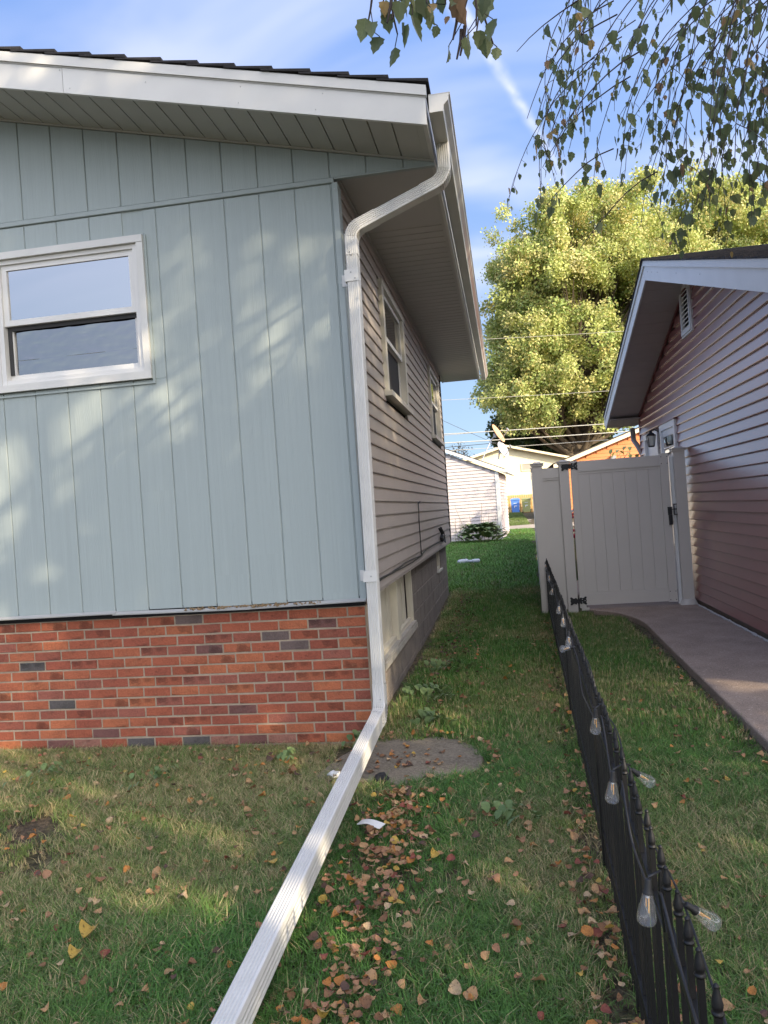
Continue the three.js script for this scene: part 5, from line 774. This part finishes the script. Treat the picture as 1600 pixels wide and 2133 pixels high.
  // the left-reaching sprays
  hang([0.62, 3.22, -3.3], 0.5, -1.2, -0.1, 0.7); hang([0.55, 2.98, -3.4], 0.4, -1.1, 0.1, 0.7); hang([0.55, 3.36, -3.1], 0.55, -1.3, 0, 0.6); hang([0.72, 2.86, -3.4], 0.45, -1.1, 0.1, 0.6); hang([0.45, 3.4, -3.0], 0.35, -1.2, 0, 0.6); hang([0.6, 3.15, -3.0], 0.5, -0.9, 0.1, 0.6);
  // one closer twig right above the camera, top of the picture
  for (const [x, y, z, l] of [[-0.06, 2.42, -1.27, 0.11], [0.0, 2.40, -1.29, 0.11], [-0.15, 2.44, -1.27, 0.11], [-0.02, 2.44, -1.30, 0.16], [-0.09, 2.42, -1.27, 0.10], [0.03, 2.43, -1.3, 0.13], [-0.11, 2.40, -1.27, 0.08], [-0.04, 2.41, -1.25, 0.08], [-0.13, 2.41, -1.28, 0.1], [0.05, 2.44, -1.33, 0.12]]) hang([x, y, z], l, (r() - 0.5) * 0.5, (r() - 0.5) * 0.2, 0.85, 0.8);
  for (const [x, y, z] of [[-0.085, 2.345, -1.26], [-0.078, 2.352, -1.262], [-0.14, 2.352, -1.262], [-0.03, 2.35, -1.27], [-0.015, 2.345, -1.275], [-0.02, 2.36, -1.28]]) { leafAt(new THREE.Vector3(x, y, z), 1.0); twigG.push(tube([[x, y, z], [x + 0.01, y + 0.05, z]], 0.0012, 4)); }
  part('twig', twigG, M.twig, B);
  // a few dangling catkins
  for (const [x, y, z] of [[-0.018, 2.27, -1.295], [-0.012, 2.275, -1.295], [-0.125, 2.325, -1.258], [-0.118, 2.33, -1.26], [-0.022, 2.30, -1.29], [0.55, 2.9, -3.3], [0.9, 2.75, -3.5]]) part('catkin', tube([loc([x, y + 0.035, z]), loc([x - 0.003, y + 0.015, z]), loc([x - 0.011, y - 0.012, z])], 0.0035, 6, 0.0016), M.twig, B);
  leaves.sort((a, b) => a.d - b.d);
  const near = leaves.slice(0, 300), rest = leaves.slice(300);
  for (const l of near) { const m = new THREE.Mesh(shapes[l.g], lm[l.k]); m.name = 'leaf'; m.castShadow = m.receiveShadow = true; m.position.set(...loc(l.p.toArray())); m.rotation.set(...l.e); m.scale.setScalar(l.s); B.add(m); }
  lm.forEach((mat, k) => { const s = rest.filter((l) => l.k === k); if (!s.length) return; const gs = s.map((l) => place(shapes[l.g], { p: loc(l.p.toArray()), r: l.e, s: l.s })); const m = part('leaf', gs, mat, B); m.userData.kind = 'stuff'; });
  for (const c of B.children) if (c.name === 'twig') for (const g of [c.geometry]) g.translate(-o[0], -o[1], -o[2]);
  // the rest of its crown, above and behind the camera
  crown('crown', B, leafGeo(10, 0.075, 0.2, 76), leafy([1, 1, 1], 0.25), inEllipsoid(26, [4.0, 6.6, 1.5], [2.9, 3.0, 2.9], 0.8, 99, (p) => p[2] > -1.0 - 0.0 * p[1] || p[0] > 4).map((c) => [c[0] - o[0], c[1] - o[1], c[2] - o[2], c[3], c[4]]), 42, grn, 98);
}
// ---- small plants
{
  const hl = (w, l) => { const pos = [], n = 5; const P = (t, s) => { const ww = w * Math.sin(Math.PI * Math.pow(clamp(t, 0.02, 1), 0.75)) * s; return [ww, l * (0.55 * Math.sin(t * 1.9)), l * t * 0.9 - 0.0 + Math.abs(ww) * 0]; }; for (let i = 0; i < n; i++) for (const s of [-1, 1]) { const a = P(i / n, 0), b = P((i + 1) / n, 0), c = P(i / n, s), d = P((i + 1) / n, s); c[1] += 0.03 * Math.abs(c[0]) / w * l; d[1] += 0.03 * Math.abs(d[0]) / w * l; pos.push(...a, ...c, ...d, ...a, ...d, ...b); } const g = new THREE.BufferGeometry(); g.setAttribute('position', new THREE.Float32BufferAttribute(pos, 3)); g.computeVertexNormals(); return uvm(g); };
  const ho = [hl(0.085, 0.30), hl(0.10, 0.36), hl(0.07, 0.24)], hm = [leafy([0.16, 0.24, 0.08], 0.25), leafy([0.24, 0.30, 0.10], 0.25), leafy([0.11, 0.18, 0.06], 0.25)];
  const H = thing('hosta', 'broad-leaved hosta clump at the foot of the grey shed', 'plant', [-0.85, gy(-0.85, -25.3) - 0.02, -25.5]), r = rngOf(5150);
  for (let i = 0; i < 150; i++) { const a = r() * 6.283, t = r(), m = new THREE.Mesh(ho[Math.floor(r() * 3)], hm[Math.floor(r() * 3)]); m.name = 'leaf'; m.castShadow = m.receiveShadow = true; m.scale.setScalar(1.25); m.position.set(0.72 * t * Math.cos(a), 0.05 + 0.42 * (1 - t * t) + 0.06 * r(), 0.3 * t * Math.sin(a)); m.rotation.set(0.5 * (r() - 0.5) + 0.35, a > 0 ? Math.PI / 2 - a : 0, 0, 'YXZ'); H.add(m); }
  const st = thing('dry_stalks', 'tall dry flower stalks rising out of the hosta before the shed', 'stalks', [-0.85, gy(-0.85, -25.4), -25.55]);
  for (const [x, h, lx] of [[-0.45, 1.25, -0.35], [-0.25, 0.95, -0.1], [0.0, 1.3, 0.08], [0.2, 1.0, 0.1], [0.35, 0.95, 0.18], [0.5, 1.05, 0.3], [0.1, 0.8, 0.0], [-0.75, 0.7, -0.1], [-0.85, 0.85, 0.05], [-0.65, 0.8, -0.02]]) part('stalk', tube([[x, 0, 0], [x + lx * 0.4, h * 0.5, 0.02], [x + lx, h, 0.0]], 0.008, 4, 0.004), std([0.16, 0.11, 0.08], { roughness: 0.9 }), st);
  // broad weeds by the slab and the wall
  const weed = (label, p, n, spread, big, seed) => { const W = thing('weed', label, 'weed', p), q = rngOf(seed); for (let i = 0; i < n; i++) { const a = q() * 6.283, t = q(), m = new THREE.Mesh(ho[i % 3], hm[i % 3 === 1 ? 0 : 2]); m.name = 'leaf'; m.castShadow = m.receiveShadow = true; m.scale.set(big * 0.8, big * 0.7, big * 0.5); m.position.set(spread * t * Math.cos(a), 0.015 + 0.06 * q() * (1.2 - t), spread * t * Math.sin(a)); m.rotation.set(0.3 * (q() - 0.5), a, 0, 'YXZ'); W.add(m); } return W; };
  weed('round-leaved weed against the brick, left of the downspout foot', [-1.03, 0.015, -4.96], 26, 0.13, 0.28, 1); weed('leafy weed right of the downspout foot by the block foundation', [-0.60, 0.0, -5.42], 30, 0.16, 0.36, 2);
  weed('low weed rosette in the lawn among fallen leaves, left of the slab', [-1.42, 0.0, -4.72], 16, 0.1, 0.24, 3); weed('weed patch in the lawn below the brick wall, left edge', [-2.9, 0.0, -4.45], 40, 0.28, 0.2, 4); weed('weed patch in the lawn between brick wall and bare soil', [-2.15, 0.0, -4.35], 30, 0.22, 0.2, 5); weed('broad-leaved weeds in the grass between slab and picket fence', [-0.08, 0.0, -3.75], 16, 0.14, 0.3, 6); weed('dandelion-like weeds along the foot of the block wall', [-0.62, 0.0, -6.2], 46, 0.34, 0.34, 7); weed('weeds farther along the block wall under the boarded window', [-0.66, 0.0, -7.3], 40, 0.3, 0.32, 8);
  const sh = thing('shrub_tips', 'leafy shrub tips showing above the gate before the orange gable', 'shrub', [3.2, gy(3, -20), -20.4]), s2 = rngOf(77), sl = hl(0.05, 0.17), sm2 = [leafy([0.16, 0.19, 0.05], 0.3), leafy([0.22, 0.2, 0.06], 0.3), leafy([0.10, 0.13, 0.04], 0.3)];
  for (let k = 0; k < 7; k++) { const x = -0.5 + k * 0.16, h = 2.3 + 0.4 * s2(); part('stem', tube([[0, 0, 0], [x * 0.5, h * 0.6, 0], [x, h, 0]], 0.014, 5, 0.005), M.twig, sh); for (let i = 0; i < 9; i++) { const m = new THREE.Mesh(sl, sm2[i % 3]); m.name = 'leaf'; m.castShadow = m.receiveShadow = true; m.position.set(mix(x * 0.5, x, i / 8), mix(h * 0.7, h, i / 8), 0); m.rotation.set(-0.4 + 0.8 * s2(), s2() * 6.3, 0, 'YXZ'); sh.add(m); } }
  const fl = thing('flower_bed', 'red and white flowers seen through the gap beside the gate', 'flowers', [1.08, 0.1, -14.0]), f3 = rngOf(15);
  for (let i = 0; i < 60; i++) { const y = 0.75 + 0.6 * f3(), x = (f3() - 0.5) * 0.35, z = (f3() - 0.5) * 0.3; part('flower', place(new THREE.IcosahedronGeometry(0.028, 0), { p: [x, y, z] }), std(f3() < 0.6 ? [0.5, 0.02, 0.05] : [0.7, 0.66, 0.66], { roughness: 0.8 }), fl); if (i % 3 === 0) part('stem', tube([[x * 0.5, 0, z * 0.5], [x, y, z]], 0.005, 4), std([0.06, 0.1, 0.03]), fl); }
}

// ---------------------------------------------------------------- grass, fallen leaves, litter
const outHouse = (x, z) => !(x < XS - 0.04 && z < ZF - 0.04 && z > ZB - 0.1) && !(x > 1.36 && z > -10.4) && !(x > 0.36 + 0.033 * (-z - 10.7) && z < -10.6) && !(x > 1.0 && z < -10.2) && !(x > RX);
const onSlab = (x, z) => ((x + 0.70) / 0.48) ** 2 + ((z + 4.74) / 0.5) ** 2 < 0.96 + 1.5 * (fbm(x * 4.2, z * 4.2, 4, 0, 606) - 0.5);
{
  const tuft = (n, h, w, seed, spread) => { const r = rngOf(seed), pos = []; for (let i = 0; i < n; i++) { const a = r() * 6.283, x = (r() - 0.5) * spread, z = (r() - 0.5) * spread, H = h * (0.55 + 0.65 * r()), lean = 0.15 + 1.0 * r(), dx = Math.cos(a), dz = Math.sin(a), ww = w * (0.7 + 0.5 * r()); const P = (t, s) => [x + dx * lean * H * t * t - dz * s * ww * (1 - t * 0.75), H * t * (1 - 0.28 * lean * t), z + dz * lean * H * t * t + dx * s * ww * (1 - t * 0.75)]; const a0 = P(0, -1), b0 = P(0, 1), a1 = P(0.5, -1), b1 = P(0.5, 1), c = P(1, 0); pos.push(...a0, ...b0, ...b1, ...a0, ...b1, ...a1, ...a1, ...b1, ...c); } const g = new THREE.BufferGeometry(); g.setAttribute('position', new THREE.Float32BufferAttribute(pos, 3)); g.computeVertexNormals(); return g; };
  const r = rngOf(31337);
  const sow = (label, geo, count, pick, tint, smin, smax) => {
    const list = []; let guard = 0; while (list.length < count && guard++ < count * 12) { const p = pick(); if (p) list.push(p); }
    const im = new THREE.InstancedMesh(geo, leafy([1, 1, 1], 0.25), list.length), m = new THREE.Matrix4(), q = new THREE.Quaternion(), c = new THREE.Color(), e = new THREE.Euler();
    list.forEach(([x, z], i) => { const s = (smin + (smax - smin) * r()) * (0.75 + 0.5 * vn(x * 1.5, z * 1.5, 0, 808)); e.set((r() - 0.5) * 0.5, r() * 6.283, (r() - 0.5) * 0.5); m.compose(new THREE.Vector3(x, gy(x, z) - 0.014, z), q.setFromEuler(e), new THREE.Vector3(s, s * (0.8 + 0.4 * r()), s)); im.setMatrixAt(i, m); const t = tint(x, z); im.setColorAt(i, c.setRGB(...t)); });
    im.name = numbered('grass'); im.castShadow = im.receiveShadow = true; im.userData = { kind: 'stuff', label, category: 'grass' }; scene.add(im);
  };
  const dry = (x, z) => { const n = fbm(x * 1.1 + 5, z * 1.1 + 9, 4, 0, 505); const left = step01(-0.6, -1.1, x) * step01(-2.3, -3.3, z) * 0.62 + step01(-0.2, 0.12, x - FX(z) + 0.3) * 0.25; return clamp(left + (n - 0.5) * 1.3 + 0.06); };
  const tint = (x, z) => { const d = dry(x, z), v = 0.7 + 0.6 * r(), k = r(); if (k < 0.10 + 0.45 * d) { const w = 0.75 + 0.5 * r(); return [0.44 * w, 0.36 * w, 0.18 * w]; } return [mix(0.075, 0.19, d) * v, mix(0.195, 0.235, d) * v, mix(0.024, 0.06, d) * v]; };
  const T1 = tuft(10, 0.046, 0.0019, 1, 0.05), T2 = tuft(12, 0.055, 0.0036, 2, 0.09), T3 = tuft(10, 0.10, 0.009, 3, 0.22);
  const pickIn = (x0, x1, z0, z1, f = () => 1) => () => { const x = x0 + (x1 - x0) * r(), z = z0 + (z1 - z0) * r(); if (!outHouse(x, z) || onSlab(x, z) || (Math.abs(x - FX(z)) < 0.02 && r() < 0.5)) return null; if (r() < bareAt(x, z) * 1.05 || r() > f(x, z)) return null; return [x, z]; };
  sow('mown green and straw-coloured grass of the front lawn', T1, 84000, pickIn(-4.3, 1.45, -5.1, -1.3, (x, z) => clamp(3.2 / Math.max(1, -z) + 0.25)), tint, 0.75, 1.25);
  sow('grass of the strip running back between the two houses', T2, 38000, pickIn(-0.95, 1.45, -13.5, -5.0), tint, 0.7, 1.1);
  const far = (x, z) => { const v = 0.75 + 0.5 * r(), k = r(); return k < 0.12 ? [0.2 * v, 0.18 * v, 0.07 * v] : [0.12 * v, 0.27 * v, 0.035 * v]; };
  sow('brighter grass of the back lawn up to the alley', T3, 26000, pickIn(-5, 2.3, -32.5, -13, () => 1), far, 0.6, 1.0);
  sow('sunlit grass beyond the alley', T3, 12000, pickIn(-3, 4.5, -55.5, -36.2, (x, z) => (((x + 0.35) / 1.4) ** 2 + ((z + 40.5) / 3) ** 2 < 1 ? 0.25 : 1)), (x, z) => { const v = 0.8 + 0.4 * r(); return [0.13 * v, 0.19 * v, 0.03 * v]; }, 0.8, 1.2);
}
{ // fallen leaves
  const r = rngOf(9090);
  const fallen = (seed) => { const q = rngOf(seed), nu = 5, nv = 4, L = 0.052, W = 0.021 + 0.006 * q(), c1 = (q() - 0.3) * 3.0, c2 = (q() - 0.35) * 3.4, tw = (q() - 0.5) * 2.6, P = []; for (let i = 0; i <= nu; i++) for (let j = 0; j <= nv; j++) { const t = i / nu, s = (j / nv) * 2 - 1, w = W * Math.pow(Math.sin(Math.PI * Math.pow(clamp(t, 0.015, 0.99), 0.65)), 0.8) * (1 + 0.1 * ((i + j) & 1)); const x = s * w, y = (t - 0.5) * L; P.push([x + tw * y * 0.12, c1 * y * y * 9 + c2 * x * x * 22 + 0.0025 * Math.sin(i * 2.2 + j * 1.7 + seed) + tw * x * y * 14, y]); } const pos = []; for (let i = 0; i < nu; i++) for (let j = 0; j < nv; j++) { const a = P[i * (nv + 1) + j], b = P[i * (nv + 1) + j + 1], c = P[(i + 1) * (nv + 1) + j + 1], d = P[(i + 1) * (nv + 1) + j]; pos.push(...a, ...c, ...b, ...a, ...d, ...c); } const g = new THREE.BufferGeometry(); g.setAttribute('position', new THREE.Float32BufferAttribute(pos, 3)); g.computeVertexNormals(); return uvm(BGU.toCreasedNormals(g, 0.9)); };
  const G = [...Array(8)].map((_, i) => fallen(40 + i));
  const leafMap = tex(256, 256, (u, v) => { const a = fbm(u * 9, v * 9, 4, 9, 701), s = step01(0.66, 0.75, fbm(u * 24, v * 24, 3, 24, 702)); return 0.72 + 0.42 * (a - 0.2) - 0.45 * s; }, 1 / 0.12, 1 / 0.12);
  const kinds = [['tan', [0.50, 0.29, 0.13]], ['pinkish brown', [0.44, 0.225, 0.115]], ['brown', [0.27, 0.13, 0.055]], ['orange', [0.54, 0.22, 0.045]], ['yellow', [0.58, 0.38, 0.07]], ['dark brown', [0.11, 0.055, 0.035]], ['reddish', [0.28, 0.075, 0.045]], ['pale buff', [0.60, 0.42, 0.24]]];
  const MT = kinds.map(([, c]) => { const m = leafy(c, 0.18); m.map = leafMap; return m; });
  const pickK = () => { const h = r(); return h < 0.26 ? 0 : h < 0.46 ? 1 : h < 0.64 ? 2 : h < 0.74 ? 3 : h < 0.79 ? 4 : h < 0.87 ? 5 : h < 0.92 ? 6 : 7; };
  const pts = [];
  const add = (x, z, pile = 0, k = pickK(), s = 0) => { if (!outHouse(x, z) && !(x > 1.4 && x < 2.3 && r() < 0.3)) return; const onS = onSlab(x, z); const onW = x > 1.42; pts.push({ x, z, y: (onS ? 0.014 : onW ? 0.055 : gy(x, z) + 0.012 + 0.022 * r()) + pile * 0.02 * r(), k, s: (s || 0.55 + 0.75 * r() * r()) * 0.8, g: Math.floor(r() * 8), e: [(r() - 0.5) * (onS ? 0.25 : 1.0), r() * 6.283, (r() - 0.5) * (onS ? 0.25 : 1.1)], slab: onS }); };
  const gauss = () => (r() + r() + r() - 1.5) * 0.9;
  for (let i = 0; i < 950; i++) add(-4.0 + 3.3 * r(), -5.0 + 3.6 * r());
  for (let i = 0; i < 300; i++) add(-0.7 + 0.95 * r(), -4.6 + 3.3 * r());
  for (let i = 0; i < 560; i++) { const z = -4.15 + 2.7 * r(); add(-0.62 + 0.16 * gauss() * 1.3 + 0.03 * (z + 3), z, 1); }
  for (let i = 0; i < 120; i++) { const z = -4.2 + 3 * r(); add(FX(z) - 0.06 + 0.09 * gauss(), z, 1); }
  for (let i = 0; i < 60; i++) { const z = -10 + 6 * r(); add(FX(z) - 0.06 + 0.1 * gauss(), z); }
  for (let i = 0; i < 260; i++) { const z = -12.5 + 7.2 * r(); add(-0.8 + 0.28 * Math.abs(gauss()) * 1.6, z, 0.5, r() < 0.5 ? 5 : 2, 0.5 + 0.5 * r()); }
  for (let i = 0; i < 110; i++) { const z = -9 + 4.2 * r(); add(-0.5 + 0.9 * r(), z, 0); }
  for (let i = 0; i < 46; i++) { const a = -0.3 + 2.6 * r(); add(-0.66 + 0.5 * Math.cos(a) + 0.04 * gauss(), -4.70 - 0.5 * Math.sin(a) + 0.04 * gauss(), 0.6); }
  for (let i = 0; i < 26; i++) add(-0.66 + 0.32 * gauss(), -4.72 + 0.3 * gauss());
  for (let i = 0; i < 190; i++) add(0.32 + 1.05 * r(), -6.5 + 5.2 * r());
  for (let i = 0; i < 60; i++) { const z = -8 + 6 * r(); add(1.36 + 0.06 * gauss(), z, 0.5); }
  for (let i = 0; i < 50; i++) add(0.45 + 0.5 * r(), -2.6 + 1.3 * r(), 0.5);
  const cam = camera.position; for (const p of pts) p.d = Math.hypot(p.x - cam.x, cam.y, p.z) / p.s; pts.sort((a, b) => a.d - b.d);
  const inView = (p) => { const v = new THREE.Vector3(p.x, p.y, p.z); camera.updateMatrixWorld(); camera.updateProjectionMatrix(); v.project(camera); return Math.abs(v.x) < 1.05 && Math.abs(v.y) < 1.05; };
  const vis = pts.filter(inView), single1 = vis.slice(0, 290), set = new Set(single1), rest = pts.filter((p) => !set.has(p));
  const where = (p) => (p.slab ? 'on the worn slab' : p.x > 1.42 ? 'on the concrete walk' : p.x > FX(p.z) + 0.05 ? 'between picket fence and walk' : Math.abs(p.x - FX(p.z)) < 0.26 ? 'at the picket fence foot' : p.x > -0.85 && p.x < -0.32 && p.z > -4.3 ? 'in leaf drift beside downspout' : p.x < -0.85 ? 'on lawn left of downspout' : 'between downspout and picket fence');
  const desc = (p) => `${p.s > 0.83 ? 'large' : p.s > 0.58 ? 'middling' : 'small'} ${Math.max(Math.abs(p.e[0]), Math.abs(p.e[2])) > 0.33 ? 'tilted' : 'flat'} ${kinds[p.k][0]}`;
  const band = (p) => (p.slab || p.x > 1.42 ? '' : p.z > -2.35 ? ', nearest strip' : p.z > -3.1 ? ', before white shard' : p.z > -3.9 ? ', near white shard' : p.z > -5.1 ? ', near the slab' : ', beyond the slab');
  for (const p of single1) { const m = new THREE.Mesh(G[p.g], MT[p.k]); m.name = numbered('fallen_leaf'); m.position.set(p.x, p.y, p.z); m.rotation.set(...p.e); m.scale.setScalar(p.s); m.castShadow = m.receiveShadow = true; const w = where(p) + band(p); m.userData = { label: `${desc(p)} fallen leaf ${w}`, category: 'leaf', group: `${desc(p)} fallen leaves ${w}` }; scene.add(m); }
  const gs = kinds.map(() => []); for (const p of rest) gs[p.k].push(place(G[p.g], { p: [p.x, p.y, p.z], r: p.e, s: p.s }));
  gs.forEach((g, k) => { if (g.length) single('leaf_litter', g, MT[k], `scatter of small ${kinds[k][0]} fallen leaves over the lawn`, 'leaves', { kind: 'stuff' }); });
  // two noticeable pairs
  for (const [x, z, k, s, e, label] of [[-1.63, -2.66, 4, 1.5, [0.5, 0.1, 0.2], 'bright yellow upright leaf in the lower left lawn'], [-1.60, -2.52, 4, 1.1, [0.2, 0.6, -0.4], 'yellow-brown leaf just below the bright yellow one'], [-0.42, -1.92, 7, 1.3, [0.9, 0.3, 0.2], 'buff pointed leaf standing upright in the lowest grass, left of a pair'], [-0.36, -1.93, 7, 1.25, [0.8, -0.4, -0.3], 'buff pointed leaf standing upright in the lowest grass, right of a pair']]) single('fallen_leaf', place(G[2], { s }), MT[k], label, 'leaf').position.set(x, 0.045, z);
}
{ // litter
  const g = new THREE.BufferGeometry(), pos = []; const n = 8; for (let i = 0; i < n; i++) { const P = (t, s) => [(t - 0.5) * 0.135, 0.012 + 0.018 * Math.sin(t * 3.0) - (s > 0 ? 0.004 : 0), s * 0.024 - 0.03 * (t - 0.5) * (t - 0.5) * 2 + (s > 0 ? 0.006 * Math.sin(t * 9) : 0)]; const a = P(i / n, -1), b = P((i + 1) / n, -1), c = P((i + 1) / n, 1), d = P(i / n, 1), up = (p, h) => [p[0], p[1] + h, p[2]]; const h = 0.003; pos.push(...a, ...c, ...b, ...a, ...d, ...c, ...up(a, h), ...up(b, h), ...up(c, h), ...up(a, h), ...up(c, h), ...up(d, h), ...d, ...up(c, h), ...c, ...d, ...up(d, h), ...up(c, h), ...a, ...b, ...up(b, h), ...a, ...up(b, h), ...up(a, h)); }
  g.setAttribute('position', new THREE.Float32BufferAttribute(pos, 3)); g.computeVertexNormals(); const m = single('plastic_shard', uvm(g), M.whiteWin, 'bent white plastic shard lying in the leaf drift beside the downspout', 'litter'); m.position.set(-0.745, 0.03, -3.63); m.rotation.y = -0.45;
  const B = thing('plastic_bottle', 'crumpled clear plastic bottle lying in the back lawn', 'bottle', [-0.92, gy(-0.92, -18.3) + 0.06, -18.3]); const pl = new THREE.MeshPhysicalMaterial({ color: lin(0.75, 0.8, 0.88), roughness: 0.25, transmission: 0.35, thickness: 0 });
  part('body', [[-0.16, 0.055, 0.16, 0.2], [-0.02, 0.03, 0.12, -0.2], [0.14, 0.045, 0.12, 0.1]].map(([x, rad, l, t]) => place(new THREE.CapsuleGeometry(rad, l, 3, 7), { p: [x, 0, 0.02 * t], r: [0, t, Math.PI / 2 + t * 0.3] })), pl, B);
  const C = thing('crumpled_wrapper', 'small crumpled white wrapper beside the downspout near the slab', 'litter', [-1.10, 0.015, -4.43]); const wg = new THREE.IcosahedronGeometry(0.03, 1), wp = wg.attributes.position; for (let i = 0; i < wp.count; i++) { const k = 0.6 + 0.8 * hash(Math.round(wp.getX(i) * 4000), Math.round(wp.getY(i) * 4000), Math.round(wp.getZ(i) * 4000)); wp.setXYZ(i, wp.getX(i) * k * 1.3, wp.getY(i) * k * 0.8, wp.getZ(i) * k); } wg.computeVertexNormals(); part('paper', wg, M.whiteWin, C);
  const K = new THREE.IcosahedronGeometry(0.045, 1), kp = K.attributes.position; for (let i = 0; i < kp.count; i++) { const k = 0.8 + 0.3 * hash(Math.round(kp.getX(i) * 3000), Math.round(kp.getY(i) * 3000), 5); kp.setXYZ(i, kp.getX(i) * k, kp.getY(i) * k * 0.8, kp.getZ(i) * k); } K.computeVertexNormals(); single('stone', uvm(K), M.dark, 'small dark stone in the shadow right of the downspout', 'stone').position.set(-0.80, 0.02, -4.33);
}

renderer.render(scene, camera);
